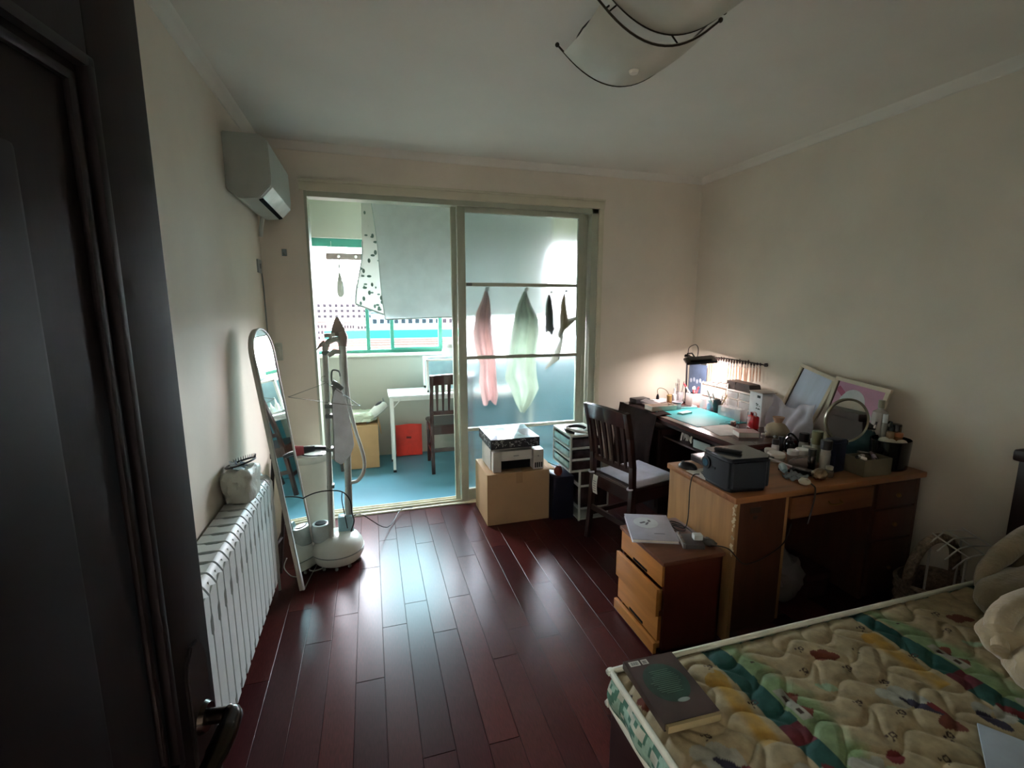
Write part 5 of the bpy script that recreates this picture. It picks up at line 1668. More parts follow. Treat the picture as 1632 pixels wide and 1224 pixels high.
for k in range(20):
    y = 3.265 - k * .0285
    if br0 is None:
        br0 = thing('paint_brush', 'thin pale handled brush hanging head up from the dark wall rail', 'brush', (2.683, y, 1.136), 0, 'brushes hanging on the wall rack')
        b = MB(); b.tube([(0, 0, -.045), (0, 0, -.10), (0, 0, -.215)], [.0032, .0048, .0025], seg=8); b.build('handle', mat('peach_wood_handle', '#dcae92', .4), br0)
        b = MB(); b.cyl((0, 0, -.048), (0, 0, -.018), .0042, .0050, seg=8); b.build('ferrule', mat('ferrule_silver', '#cfc8c8', .25, metal=.8), br0)
        b = MB(); b.tube([(0, 0, -.02), (0, 0, -.005), (0, 0, .012)], [.005, .0085, .003], seg=8); b.build('bristles', mat('bristle_dark', '#4a3a38', .8), br0)
    else:
        d_ = dup(br0, (2.683, y, 1.130 + .014 * rr.random()), 0, rot=(rr.uniform(-.05, .05), 0, 0))
        if k % 5 == 3: d_.scale = (1.2, 1.2, .8)
        if k > 15: d_.scale = (1, 1, .6)
# ---- desk lamp (its LED panel is the lit lamp of the scene)
def make_desk_lamp():
    t = thing('desk_lamp', 'black clamp desk lamp with a lit square head over the mat', 'lamp', (2.495, 3.285, T1))
    q = MB(); q.cyl((0, 0, 0), (0, 0, .012), .04); q.cyl((0, 0, 0), (-.01, 0, .40), .0075, seg=14); q.build('pole', mat('lamp_black', '#242124', .3, metal=.3), t)
    q = MB(); q.cyl((-.01, .02, .385), (-.01, -.02, .385), .014); q.tube([(-.01, 0, .39), (-.02, -.06, .385), (-.03, -.12, .385)], .007, seg=10); q.tube([(-.01, 0, .405), (-.02, -.07, .415), (-.035, -.13, .385)], .006, seg=10)
    q.build('arm', mat('lamp_black'), t)
    q = MB(); q.tube([(-.01, -.01, .40), (-.012, -.02, .455), (-.0, -.08, .485), (-.01, -.13, .455), (-.03, -.15, .39)], .003, smooth=6); q.build('cord', mat('lamp_black'), t)
    M = Matrix.Translation((-.05, -.20, .365)) @ Matrix.Rotation(.20, 4, Vector((.6, -.8, 0))) @ rotm(rz=-.35)
    q = MB(); q.prism([(-.115, -.068), (.112, -.083), (.125, .07), (-.10, .072)], 0, .018, M, bevel=.004)
    q.prism([(-.08, -.045), (.08, -.055), (.09, .045), (-.07, .05)], .018, .028, M, bevel=.004)
    q.build('head', mat('lamp_black'), t)
    q = MB(); q.prism([(-.095, -.052), (.092, -.066), (.105, .052), (-.082, .057)], -.0015, 0.0, M)
    q.build('led_panel', mat('lit_led_panel', '#ffe9e2', .5, var=0, emit=1.5), t)
    L = bpy.data.lights.new('desk_lamp_light', 'AREA')
    L.shape = 'RECTANGLE'; L.size = .18; L.size_y = .11
    L.energy = LAMP_W
    L.color = (1.0, .90, .88)
    lo = bpy.data.objects.new('desk_lamp_light', L); COL.objects.link(lo)
    lo.parent = t
    lo.matrix_local = M @ Matrix.Translation((0, 0, -.006))
    return t
LAMP_W = 0.36
make_desk_lamp()
simple('index_book', 'small pink edged booklet near the front right of the craft desk', 'booklet', (2.19, 2.29, T1), -.35, [
    ('pages', lambda q: q.bx(-.06, .06, -.045, .045, .002, .030, bevel=.002), mat('paper_white')),
    ('cover', lambda q: (q.bx(-.062, .062, -.047, .047, .030, .033), q.bx(-.062, .062, -.047, .047, 0, .002)), mat('rose_cover', '#c9a09c', .4))])
simple('paper_sheet', 'white paper sheet lying right of the mat', 'paper', (2.16, 2.44, T1), -.15, [('sheet', lambda q: q.sheet(lambda u, v: Vector(((u - .5) * .21, (v - .5) * .25, .001 + .002 * math.sin(u * 3) * math.sin(v * 3))), 6, 6, th=-.0008), mat('paper_white'))])
simple('eyeglasses', 'thin wire eyeglasses lying by the red flask', 'glasses', (2.315, 2.50, T1), .4, [
    ('rims', lambda q: [q.tube([(dx + .02 * math.cos(a), .0 + .002, .020 + .016 * math.sin(a)) for a in [2 * PI * k / 14 for k in range(14)]], .0014, seg=6, closed=True) for dx in (-.026, .026)], black_pl),
    ('temples', lambda q: [q.tube([(s * .046, 0, .022), (s * .044, .06, .016), (s * .04, .10, .004)], .0014, seg=6) for s in (-1, 1)], black_pl)])
for k, (x, y, r, h, c1, c2, lab) in enumerate(((2.33, 2.555, .018, .02, '#d9a09a', '#e8d8d4', 'tiny pink pot beside the clear upright case'), (2.20, 2.375, .012, .018, '#b2343c', '#b2343c', 'small red cap on the white paper sheet'),
        (2.40, 2.33, .022, .03, '#e6ddd8', '#e6ddd8', 'low white pot right of the red flask'), (2.46, 2.36, .016, .035, '#d8cfc6', '#8c6a5a', 'small beige pot with brown lid behind the white pot'))):
    bottle('small_pot', lab, (x, y, T1), r, h, c1, c2, neck=.9, capn=.35, cat='pot')
for k, (p0, p1, r, c, lab) in enumerate(((( 2.30, 2.25, T1 + .012), (2.42, 2.19, T1 + .012), .012, '#cdbfa8', 'cream tube lying at the right end of the craft desk'), ((2.33, 2.20, T1 + .012), (2.45, 2.25, T1 + .012), .012, '#b5a48e', 'tan tube lying across the cream tube'))):
    t = thing('paint_tube', lab, 'tube', p0)
    d = Vector(p1) - Vector(p0)
    b = MB(); b.tube([(0, 0, 0), d * .3, d * .8], [r, r, r * .5], seg=12); b.build('body', mat('tube_' + c[1:], c, .4), t)
    b = MB(); b.cyl(d * -.16, (0, 0, 0), r * .6); b.build('tube_cap', pinkw, t)
simple('fabric_pouch', 'beige crumpled pouch standing at the right end of the craft desk', 'pouch', (2.355, 2.215, T1), .2, [
    ('pouch', lambda q: q.ball((0, 0, .045), .062, (.8, 1.1, .78), seg=28, fn=lambda c: c * (1 + .16 * noise.noise(c * 22))), mat('beige_fabric', '#a8967e', .85, bump=.3, bscale=50)),
    ('neck', lambda q: q.lathe([(.026, .075), (.02, .09), (.034, .125), (.0, .12)], seg=14), mat('tan_fabric', '#b08f78', .85))])
# things on the kneehole shelf
simple('tape_roll_box', 'pale green box with dark top edge on the kneehole shelf', 'box', (2.085, 2.52, .613), .1, [
    ('box', lambda q: q.bx(-.03, .03, -.075, .075, 0, .056, bevel=.003), mat('pale_green_card', '#a8b5aa', .6)),
    ('dark_edge', lambda q: q.bx(-.032, .032, -.077, .077, .056, .062), gap_m)])
simple('paper_clump', 'crumpled white paper strips on the kneehole shelf', 'paper', (2.085, 2.71, .613), 0, [
    ('strips', lambda q: [q.tube([(.03 * math.sin(k), -.05 + .02 * k, .004), (.02 * math.cos(k * 2), -.03 + .018 * k, .06), (-.02 * math.sin(k * 3), -.04 + .02 * k, .012)], .005, seg=6, smooth=3) for k in range(5)], mat('paper_white'))])
simple('floor_bag', 'dark bag on the floor inside the kneehole of the craft desk', 'bag', (2.3, 2.6, 0), 0, [
    ('bag', lambda q: q.ball((0, 0, .14), .17, (.9, 1.2, .82), seg=28, fn=lambda c: c * (1 + .12 * noise.noise(c * 12))), mat('charcoal_fabric', '#232226', .8))])

# ---- leaning picture frames and white cloth
cream_fr = mat('cream_frame', '#cdbfa6', .45, var=.03)
def leaning(name, label, y0, y1, z0, h, pic_m, skew, extra=None):
    t = thing(name, label, 'picture frame', (2.575, (y0 + y1) / 2, z0), 0, rot=(skew, .22, 0))
    w = abs(y1 - y0) / 2
    q = MB(); f = .022
    q.bx(0, .018, -w, w, 0, f, bevel=.002); q.bx(0, .018, -w, w, h - f, h, bevel=.002); q.bx(0, .018, -w, -w + f, f, h - f, bevel=.002); q.bx(0, .018, w - f, w, f, h - f, bevel=.002)
    q.build('frame', cream_fr, t)
    q = MB(); q.bx(.008, .014, -w + f - .002, w - f + .002, f - .002, h - f + .002); q.build('picture', pic_m, t)
    q = MB(); q.bx(.006, .008, w - f - .006, w - f, f, h - f); q.build('shadow_gap', mat('shadow_brown', '#4a3428', .6), t)  # brown strip painted as shade along one inner edge of the frame
    return t
fA = leaning('picture_frame', 'tilted cream frame with pale blue sheet, covered below by a white cloth', 2.19, 2.46, .80, .375, mat('pale_blue_print', '#bcc5d6', .35, var=.06, scale=4, stretch=(1, 4, .5)), .24)
fB = leaning('picture_frame', 'wide cream frame with pink and white print behind the round mirror', 1.80, 2.12, .90, .235, mat('pink_print', '#b9839a', .4, var=.1, scale=4), .10)
b = MB(); b.ball((.0075, .02, .10), .085, (.04, .9, 1.0), seg=28); b.ball((.0073, -.06, .05), .05, (.06, 1.1, .8), seg=20); b.build('white_shape', mat('grey_white_print', '#c3c4c4', .5), fB)
b = MB(); b.box((.0072, .10, .155), (.001, .07, .03), rotm(rx=.6)); b.build('rose_shape', mat('rose_print', '#a14a68', .5), fB)
wc_ = thing('white_cloth', 'white cloth bunched over the lower half of the tilted frame', 'cloth', (0, 0, 0))
def wcf(u, v):
    y = 2.42 - .33 * u + .05 * v * (u - .5) + .03 * (1 - v)
    z = .985 - .06 * math.sin(u * PI) * (1 - v) - .255 * v + .016 * math.sin(u * 11)
    x = 2.575 - .04 - .10 * v ** 1.3 - .022 * math.sin(u * 21 + v * 4) * (.3 + v) - .014 * math.sin(u * 9 - v * 7)
    return Vector((x, y, z))
b = MB(); b.sheet(wcf, 60, 40, th=.004); b.build('cloth', mat('lilac_white_cotton', '#c6c3cf', .85), wc_)
# ================================================================== WOODEN DESK ITEMS
T2 = .7205
pj = thing('projector', 'dark grey rounded box projector at the front left corner of the wooden desk', 'projector', (1.625, 1.735, T2), math.radians(-3))
b = MB()
prj = [(-.11, -.10), (.075, -.11), (.115, -.075), (.115, .10), (-.10, .105), (-.125, .08), (-.125, -.075)]
b.prism(prj, .008, .150, bevel=.012)
b.build('housing', mat('projector_grey', '#2c3138', .45, var=.03), pj)
b = MB(); b.prism([(x * .985, y * .985) for x, y in prj], .146, .158, bevel=.005)
b.build('top_plate', mat('projector_top', '#33363c', .25, coat=.3), pj)
b = MB(); b.cyl((-.124, .055, .10), (-.131, .055, .10), .030); b.build('lens_ring', mat('lens_dark', '#14161b', .45), pj)
b = MB(); b.cyl((-.130, .055, .10), (-.133, .055, .10), .019); b.build('lens', mat('lens_glass', '#10151c', .1, coat=.3), pj)
b = MB(); b.bx(-.1285, -.124, -.01, .012, .085, .095); b.build('sensor_window', black_pl, pj)
b = MB(); b.prism([(x * .9, y * .9) for x, y in prj], 0, .010); b.build('foot', black_pl, pj)
simple('remote_control', 'slim black remote control lying on top of the projector', 'remote control', (1.575, 1.745, T2 + .159), -1.0, [
    ('body', lambda q: q.bx(-.06, .06, -.016, .016, 0, .014, bevel=.006), black_pl),
    ('buttons', lambda q: [q.cyl((-.03 + .014 * k, 0, .013), (-.03 + .014 * k, 0, .0155), .004, seg=10) for k in range(5)], mat('button_grey', '#4a4c52', .4))])
lp = thing('laptop', 'closed silver grey laptop on the far left of the wooden desk', 'laptop', (1.808, 1.988, T2), math.radians(2))
b = MB(); b.bx(-.165, .165, -.105, .105, .002, .028, bevel=.004); b.build('base', mat('laptop_dark_side', '#4a4046', .3, metal=.4), lp)
b = MB(); b.bx(-.165, .165, -.105, .105, .029, .038, bevel=.003); b.build('lid', mat('laptop_lid', '#b9b4bd', .25, metal=.6), lp)
simple('dark_tablet', 'dark glossy tablet lying across the closed laptop behind the projector', 'tablet', (1.87, 1.95, T2 + .039), math.radians(8), [
    ('case', lambda q: q.bx(-.115, .125, -.08, .08, 0, .009, bevel=.003), black_pl),
    ('screen', lambda q: q.bx(-.108, .118, -.073, .073, .009, .0098), mat('dark_screen', '#2a2b33', .08, coat=.8))])
ms = thing('mouse', 'black computer mouse at the left edge of the wooden desk', 'mouse', (1.545, 1.985, T2), .5)
b = MB(); b.ball((0, 0, .004), .05, (.62, 1, .62), seg=24, fn=lambda c: Vector((c.x, c.y, max(c.z, -.004)))); b.build('shell', black_pl, ms)
b = MB(); b.tube([(0, .02, .034), (0, .035, .028)], .004, seg=8); b.build('wheel', mat('button_grey'), ms)
simple('paper_stack', 'white sheet sticking out from under the projector on the desk edge', 'paper', (1.575, 1.87, T2), .05, [
    ('sheets', lambda q: q.bx(-.06, .09, -.07, .085, 0, .003), mat('paper_white'))])
b = MB(); b.tube([(1.56, 1.90, T2 + .008), (1.54, 1.86, T2 + .014), (1.57, 1.84, T2 + .014), (1.60, 1.86, T2 + .012), (1.575, 1.89, T2 + .012), (1.545, 1.87, T2 + .02), (1.54, 1.85, T2 + .03)], .0035, smooth=6)
tag(b.build('coiled_cable', black_pl), 'small coiled black cable beside the projector lens', 'cable')
b = MB(); b.tube([(1.53, 1.875, T2 + .008), (1.497, 1.88, T2 + .002), (1.488, 1.885, .66), (1.487, 1.883, .58), (1.475, 1.87, .50), (1.45, 1.86, .462), (1.42, 1.90, .461), (1.38, 1.88, .462), (1.40, 1.82, .462)], .0028, smooth=6)
tag(b.build('hanging_cable', black_pl), 'thin black cable hanging from the wooden desk onto the bedside chest', 'cable')
b = MB(); b.tube([(1.97, 1.66, T2 + .004), (1.95, 1.61, T2 + .004), (1.94, 1.586, .715), (1.936, 1.583, .66), (1.915, 1.582, .57), (1.91, 1.583, .55)], .0035, smooth=6)
tag(b.build('drawer_cable', black_pl), 'black cable hanging over the kneehole drawer of the wooden desk', 'cable')

S = 1.0506
def P2(x, y):
    return (x * S, y * S, T2)
bottle('spray_can', 'small white can with black top nearest the craft desk corner', P2(2.074, 1.955), .020, .085, '#c9c4c6', '#1b1a20', neck=.8, capn=.35, cat='can')
bottle('lipstick_tube', 'black lipstick tube beside the small white can', P2(2.115, 1.96), .014, .095, '#1a1920', '#25232c', neck=.9, capn=.4, cat='lipstick')
bottle('pump_bottle', 'black pump bottle among the pale pots', P2(2.175, 1.955), .024, .085, '#1c1b22', '#2a2932', neck=.6, capn=.3, pump=True)
b = MB(); b.tube([(2.26, 2.075, T2 + .02), (2.30, 2.08, T2 + .10), (2.34, 2.06, T2 + .07), (2.345, 2.04, T2 + .02)], .006, smooth=5)
tag(b.build('black_loop', black_pl), 'black looped handle standing between the cosmetic bottles', 'handle')
for k, (x, y, r, h, c1, c2, nk, cn, lab) in enumerate((
        (1.985, 1.86, .040, .045, '#cfc6bc', '#d8d0c8', .95, .45, 'wide cream pot with white lid just behind the projector'),
        (2.06, 1.83, .026, .062, '#b3a19a', '#d6d0cb', .95, .4, 'rosy jar with pale lid left of the twin white lids'),
        (2.105, 1.815, .032, .068, '#c3b4a8', '#dad5d0', .95, .4, 'larger cream jar with white lid in front of the tall green bottle'),
        (2.20, 1.875, .022, .058, '#c9c3b6', '#cfcabf', .9, .4, 'short pale pot below the black capped bottle'),
        (2.20, 1.80, .020, .045, '#bcb4a6', '#c7bfb2', .9, .4, 'small beige pot in front of the black capped bottle'),
        (2.33, 1.93, .03, .07, '#8f9690', '#9ba19b', .9, .3, 'grey green jar by the wall behind the bottles'),
        (2.02, 1.935, .026, .04, '#d4cac2', '#c7bdb6', .95, .5, 'flat pale pot at the craft desk end of the wooden desk'))):
    bottle('cosmetic_jar', lab, P2(x, y), r, h, c1, c2, neck=nk, capn=cn, cat='jar', cname='lid')
bottle('lotion_bottle', 'pale bottle with wide black cap behind the jars', P2(2.235, 1.925), .025, .115, '#a9a79c', '#1d1a1c', neck=.9, capn=.42)
bottle('lotion_bottle', 'tall pale green bottle with olive cap in the middle of the cosmetics', P2(2.165, 1.79), .024, .17, '#a8ab9a', '#6c6848', neck=.95, capn=.42)
bottle('lotion_bottle', 'clear pump bottle with amber liquid left of the round mirror', P2(2.245, 1.80), .027, .215, '#9c9375', '#cfcdc0', neck=.5, capn=.24, pump=True)
bottle('lotion_bottle', 'white squared bottle with black cap just left of the navy box', P2(2.07, 1.66), .024, .165, '#a3a198', '#1c1a1c', neck=.95, capn=.28)
bottle('lotion_bottle', 'slim black bottle standing before the white squared bottle', P2(2.035, 1.70), .018, .11, '#23211f', '#191819', neck=.9, capn=.3)
simple('blue_tube', 'pale blue plastic squeeze tube lying behind the projector', 'tube', P2(1.875, 1.71)[:2] + (T2 + .022,), .9, [
    ('body', lambda q: q.tube([(-.05, 0, 0), (0, 0, 0), (.035, 0, -.002)], [.012, .019, .018], seg=14), mat('aqua_plastic', '#7fa0a8', .3)),
    ('tube_cap', lambda q: q.cyl((.035, 0, -.002), (.055, 0, -.002), .014), mat('pale_pink_bits'))])
simple('clear_wrapper', 'crinkled clear wrapper beside the projector on the wooden desk', 'wrapper', P2(1.86, 1.63), .3, [
    ('film', lambda q: q.sheet(lambda u, v: Vector(((u - .5) * .10, (v - .5) * .08, .012 + .014 * math.sin(u * 13 + v * 5) * math.cos(v * 9))), 18, 14, th=.001), mat('grey_film', '#8c9497', .15, coat=.5))])
simple('compact', 'open round silver compact lying among the cosmetics', 'compact', P2(1.945, 1.67), .2, [
    ('base', lambda q: q.lathe([(0, 0), (.045, 0), (.048, .010), (.04, .012), (0, .011)], seg=30), mat('pewter', '#85827e', .2, metal=.7)),
    ('lid', lambda q: q.lathe([(0, .02), (.044, .02), (.046, .026), (0, .03)], seg=30, M=rotm(ry=.18)), mat('pale_silver', '#aaa8a4', .15, metal=.6))])
simple('makeup_stick', 'long pale stick leaning over the silver compact', 'stick', P2(1.90, 1.74), 0, [
    ('stick', lambda q: q.tube([(-.05, .05, .055), (.045, -.03, .018)], .0045, seg=8), mat('white_stick')), ('stick_cap', lambda q: q.tube([(.045, -.03, .018), (.065, -.047, .010)], .006, seg=8), black_pl)])
simple('black_palette', 'flat black palette tray beneath the cosmetics behind the projector', 'palette', P2(1.935, 1.735), .5, [
    ('tray', lambda q: q.bx(-.05, .05, -.035, .035, 0, .012, bevel=.003), black_pl), ('pans', lambda q: [q.cyl((-.03 + .03 * k, 0, .012), (-.03 + .03 * k, 0, .0135), .011, seg=14) for k in range(3)], mat('rosy_bits'))])
simple('taupe_pouch', 'taupe fabric pouch lying flat in the middle of the cosmetics', 'pouch', P2(2.03, 1.74), -.3, [
    ('pouch', lambda q: q.ball((0, 0, .022), .06, (1.25, .7, .42), seg=26, fn=lambda c: c * (1 + .12 * noise.noise(c * 30))), mat('taupe_fabric', '#73655f', .8)),
    ('zip', lambda q: q.tube([(-.06, .0, .040), (0, .01, .048), (.06, 0, .038)], .002, seg=6, smooth=3), steel)])
simple('glitter_bag', 'small shiny clear bag with golden glints in front of the bottles', 'bag', P2(1.955, 1.585), .3, [
    ('bag', lambda q: q.ball((0, 0, .026), .05, (.8, .65, .55), seg=24, fn=lambda c: c * (1 + .2 * noise.noise(c * 60))), mat('gold_film', '#8f7a5e', .15, metal=.6, bump=.6, bscale=60))])
simple('cotton_puff', 'small round white puff lying at the front of the wooden desk', 'puff', (1.925, 1.632, T2), 0, [
    ('puff', lambda q: q.ball((0, 0, .016), .028, (1.0, .85, .58), seg=20, fn=lambda c: c * (1 + .06 * noise.noise(c * 50))), mat('puff_white', '#c0b8a6', .9)),
    ('ribbon', lambda q: q.bx(-.006, .006, -.02, .02, .028, .031, bevel=.001), mat('puff_ribbon', '#a89f8e', .7))])
bottle('glass_vial', 'clear little glass vial right of the glitter bag', P2(2.03, 1.60), .020, .055, '#8c8674', '#a39c88', neck=.7, capn=.3, cat='vial', alpha=.6)
simple('navy_box', 'upright dark navy box beside the round mirror on the wooden desk', 'box', P2(2.135, 1.665), .1, [
    ('box', lambda q: q.bx(-.038, .038, -.03, .03, 0, .168, bevel=.003), mat('deep_navy', '#151a2e', .4)),
    ('lid_edge', lambda q: q.bx(-.039, .039, -.031, .031, .15, .152), mat('navy_edge', '#2b3350', .4))])
# round mirror on stand
rm = thing('round_mirror', 'round tabletop mirror with pale rim standing on the wooden desk', 'mirror', P2(2.245, 1.70), 0)
MR = .116
Mr = Matrix.Translation((-.012, 0, .245)) @ rotm(rz=-.28, rx=0) @ rotm(rx=PI / 2 - .06)
b = MB(); b.lathe([(0, -.014), (MR * .96, -.014), (MR, -.008), (MR, .004), (MR * .97, .008), (MR * .90, .006), (MR * .90, .002), (0, .002)], seg=56, M=Mr)
b.build('frame_ring', mat('mirror_ring', '#8f8a78', .25, metal=.4), rm)
b = MB(); b.lathe([(0, .0035), (MR * .895, .0035), (MR * .895, .002), (0, .002)], seg=56, M=Mr)
b.build('mirror_glass', mirror_m, rm)
b = MB(); b.cyl((-.012, 0, .145), (-.012, 0, .12), .018); b.tube([(-.012, 0, .125), (0, .01, .02)], .010, seg=12); b.build('stem', black_pl, rm)
b = MB(); b.lathe([(0, 0), (.065, 0), (.065, .008), (.02, .018), (0, .018)], seg=32); b.build('base', black_pl, rm)
# box of small things
cbz = thing('cosmetic_box', 'open grey green cardboard box of small cosmetics in front of the teal bag', 'box', (2.375, 1.675, T2), -.06)
b = MB(); w, d, h = .085, .055, .085
b.bx(-w, w, -d, d, 0, .004); b.bx(-w, w, -d, -d + .004, 0, h); b.bx(-w, w, d - .004, d, 0, h); b.bx(-w, -w + .004, -d, d, 0, h); b.bx(w - .004, w, -d, d, 0, h)
b.build('carton', mat('olive_card', '#6b6450', .7), cbz)
for k, (x, y, c, lab) in enumerate(((-.055, -.01, '#d8d2cc', 'white tube end with a chrome ring at the left of the open grey green box'), (-.02, .02, '#b9b2a8', 'beige tube lying in the middle of the open grey green box'), (.02, -.015, '#8c8790', 'grey cylinder lying in the open grey green box'), (.05, .015, '#5a4a48', 'brown tube at the right of the open grey green box'))):
    t = thing('cosmetic_tube', lab, 'tube', (2.375 + x, 1.675 + y, T2 + h - .005), 0, rot=(0, .3 - .2 * k, .4 * k))
    b = MB(); b.cyl((-.025, 0, 0), (.02, 0, 0), .011, seg=14); b.build('body', mat('ctube_' + c[1:], c, .25, coat=.4), t)
    b = MB(); b.cyl((-.038, 0, 0), (-.025, 0, 0), .009, seg=14); b.build('tube_cap', steel, t)
b = MB(); b.cyl((-.002, 0, .10), (.18, -.01, .065), .006); tag(b.build('silver_wand', mat('pewter'), loc=(2.35, 1.71, T2)), 'long dark metal wand resting on the open grey green box', 'wand')
bottle('silver_vial', 'tiny shiny silver cylinder right of the open grey green box', (2.478, 1.645, T2), .006, .042, '#c9cbcc', '#d4d6d6', neck=.9, capn=.3, cat='vial')
# teal bag
simple('teal_bag', 'dark teal toiletry bag with black rolled top standing behind the round mirror', 'bag', (2.545, 1.86, T2), -.1, [
    ('body', lambda q: q.ball((0, 0, .095), .105, (.75, .95, .98), seg=30, fn=lambda c: c * (1 + .08 * noise.noise(c * 16))), mat('dark_teal_fabric', '#1d3f42', .6, bump=.3, bscale=40)),
    ('black_top', lambda q: q.ball((.01, 0, .185), .055, (1.2, 1.35, .42), seg=24, fn=lambda c: c * (1 + .15 * noise.noise(c * 30))), black_pl)])
for k, (dx, m_, lab) in enumerate(((-.02, mat('pale_silver'), 'pale wand leaning out of the teal bag'), (.035, wst, 'white stick with black top poking out of the teal bag'))):
    t = thing('makeup_wand', lab, 'wand', (2.56 + dx, 1.80, T2 + .13), 0)
    b = MB(); b.tube([(0, 0, 0), (.02, -.01, .075)], .006, seg=10); b.build('handle', m_, t)
    b = MB(); b.tube([(.02, -.01, .075), (.024, -.012, .092)], .005, seg=8); b.build('wand_tip', black_pl, t)
# black organizer
ogb = thing('black_organizer', 'black lacquered bucket organizer at the right end of the wooden desk', 'organizer', (2.555, 1.70, T2), 0)
b = MB(); b.lathe([(0, 0), (.082, 0), (.088, .006), (.096, .15), (.093, .153), (.090, .145), (.084, .012), (0, .012)], seg=40, sx=1.05, sy=.85); b.build('bucket', mat('black_lacquer', '#0f1012', .2, coat=.5), ogb)
b = MB(); b.lathe([(0, .118), (.088, .118), (.088, .122), (0, .122)], seg=32, sx=1.05, sy=.85); b.build('inner_tray', mat('black_lacquer'), ogb)
TO = T2 + .1225
for k, (dx, dyy, r, lab) in enumerate(((-.048, -.03, .030, 'larger white cotton puff at the left in the black organizer'), (.012, -.045, .026, 'smaller white cotton puff beside it in the black organizer'), (-.02, .02, .026, 'rearmost cotton puff in the black organizer'))):
    b = MB(); b.ball((0, 0, r * .6), r, (1.1, .9, .8), seg=18, fn=lambda c: c * (1 + .08 * noise.noise(c * 60)))
    tag(b.build('cotton_puff', mat('puff_white'), loc=(2.555 + dx, 1.70 + dyy, TO)), lab, 'puff')
bottle('spray_bottle', 'tapered white bottle with slim neck standing tall behind the black organizer', (2.60, 1.80, T2), .038, .335, '#a7a29c', '#8c8874', neck=.35, capn=.12)
bottle('perfume_bottle', 'amber perfume bottle with black sprayer in the black organizer', (2.565, 1.715, TO), .018, .115, '#8f7154', '#1b1a1a', neck=.6, capn=.4, pump=True)
bottle('perfume_bottle', 'silver topped vial behind the amber perfume bottle', (2.56, 1.745, TO), .012, .15, '#8c8a84', '#c4c6c6', neck=.8, capn=.3)
bottle('cosmetic_jar', 'amber brown jar with orange lid in the black organizer', (2.602, 1.70, TO), .020, .06, '#7d5638', '#a5623a', neck=.95, capn=.35, cat='jar', cname='lid')
gj = thing('black_jar', 'black jar with silver band and gold mark at the right of the black organizer', 'jar', (2.630, 1.735, TO - .0), 0)
b = MB(); b.lathe([(0, 0), (.026, 0), (.027, .03), (.0, .03)], seg=24); b.build('body', mat('black_lacquer'), gj)
b = MB(); b.lathe([(.0, .03), (.0275, .03), (.0275, .037), (0, .037)], seg=24); b.build('silver_band', steel, gj)
b = MB(); b.lathe([(0, .037), (.026, .037), (.026, .092), (.024, .095), (0, .095)], seg=24); b.build('lid', mat('black_lacquer'), gj)
b = MB(); b.bx(-.006, .0, -.0275, -.0255, .05, .085); b.build('gold_mark', mat('antique_gold', '#7d6b3e', .3, metal=.6), gj)
# ================================================================== CHEST ITEMS, UNDER THE DESK, BED ITEMS
T3 = .4555
nb_ = thing('sketchbook', 'pale lilac sketchbook with a drawn plate on its cover lying on the bedside chest', 'book', (1.285, 1.905, T3), math.radians(-22))
def bk(q):
    q.bx(-.105, .105, -.135, .135, .002, .014)
b = MB(); bk(b); b.build('pages', mat('paper_white'), nb_)
b = MB(); b.bx(-.108, .108, -.138, .138, .014, .017, bevel=.001); b.bx(-.108, .108, -.138, .138, 0, .002); b.build('cover', mat('lilac_cover', '#a3a3ae', .45), nb_)
b = MB(); b.lathe([(0, .0171), (.060, .0171), (.060, .0178), (0, .0178)], (-.015, .04, 0), seg=32); b.build('plate_drawing', mat('plate_print', '#b9c2c2', .5), nb_)
b = MB(); b.box((-.03, .04, .0182), (.03, .012, .0006), rotm(rz=.5)); b.box((.005, .06, .0182), (.012, .02, .0006), rotm(rz=.2)); b.box((-.01, .03, .0182), (.01, .03, .0006), rotm(rz=-.5))
b.build('ink_drawing', mat('grey_ink'), nb_)
b = MB(); b.box((.03, -.075, .0178), (.05, .004, .0006)); b.build('ink_line', mat('grey_ink'), nb_)
simple('socket_board', 'grey adapter block with metal plate on the bedside chest', 'adapter', (1.395, 1.725, T3), -.35, [
    ('block', lambda q: q.bx(-.055, .04, -.055, .06, 0, .022, bevel=.004), mat('charcoal_plastic')),
    ('metal_plate', lambda q: q.bx(-.06, -.048, -.06, .06, .004, .030, bevel=.002), mat('pale_silver')),
    ('screws', lambda q: [q.cyl((-.054, -.045 + .04 * k, .030), (-.054, -.045 + .04 * k, .034), .005, seg=10) for k in range(3)], steel)])
simple('white_plug', 'white plug adapter on top of the grey block on the bedside chest', 'plug', (1.415, 1.72, T3 + .023), -.3, [
    ('plug', lambda q: q.bx(-.02, .022, -.017, .017, 0, .026, bevel=.005), mat('plug_white', '#c4c8c4', .4)), ('pins', lambda q: (q.cyl((.022, .006, .013), (.036, .006, .013), .002, seg=8), q.cyl((.022, -.006, .013), (.036, -.006, .013), .002, seg=8)), steel)])
simple('foil_wrap', 'crumpled silvery wrapper at the rear corner of the bedside chest', 'wrapper', (1.455, 1.70, T3), .5, [
    ('foil', lambda q: q.ball((0, 0, .014), .04, (.6, 1.1, .42), seg=24, fn=lambda c: Vector((c.x, c.y, max(c.z, -.03))) * (1 + .3 * noise.noise(c * 45))), mat('dull_foil', '#6c6f70', .25, metal=.5, bump=.6, bscale=50))])
b = MB(); b.tube([(1.40, 1.93, T3 + .003), (1.44, 1.95, T3 + .003), (1.465, 1.90, T3 + .004), (1.44, 1.84, T3 + .004), (1.405, 1.86, T3 + .004), (1.42, 1.92, T3 + .006), (1.46, 1.86, T3 + .008), (1.45, 1.78, T3 + .008), (1.43, 1.75, T3 + .03)], .003, smooth=6)
tag(b.build('coiled_cable', black_pl), 'black cable coiled on the rear of the bedside chest', 'cable')
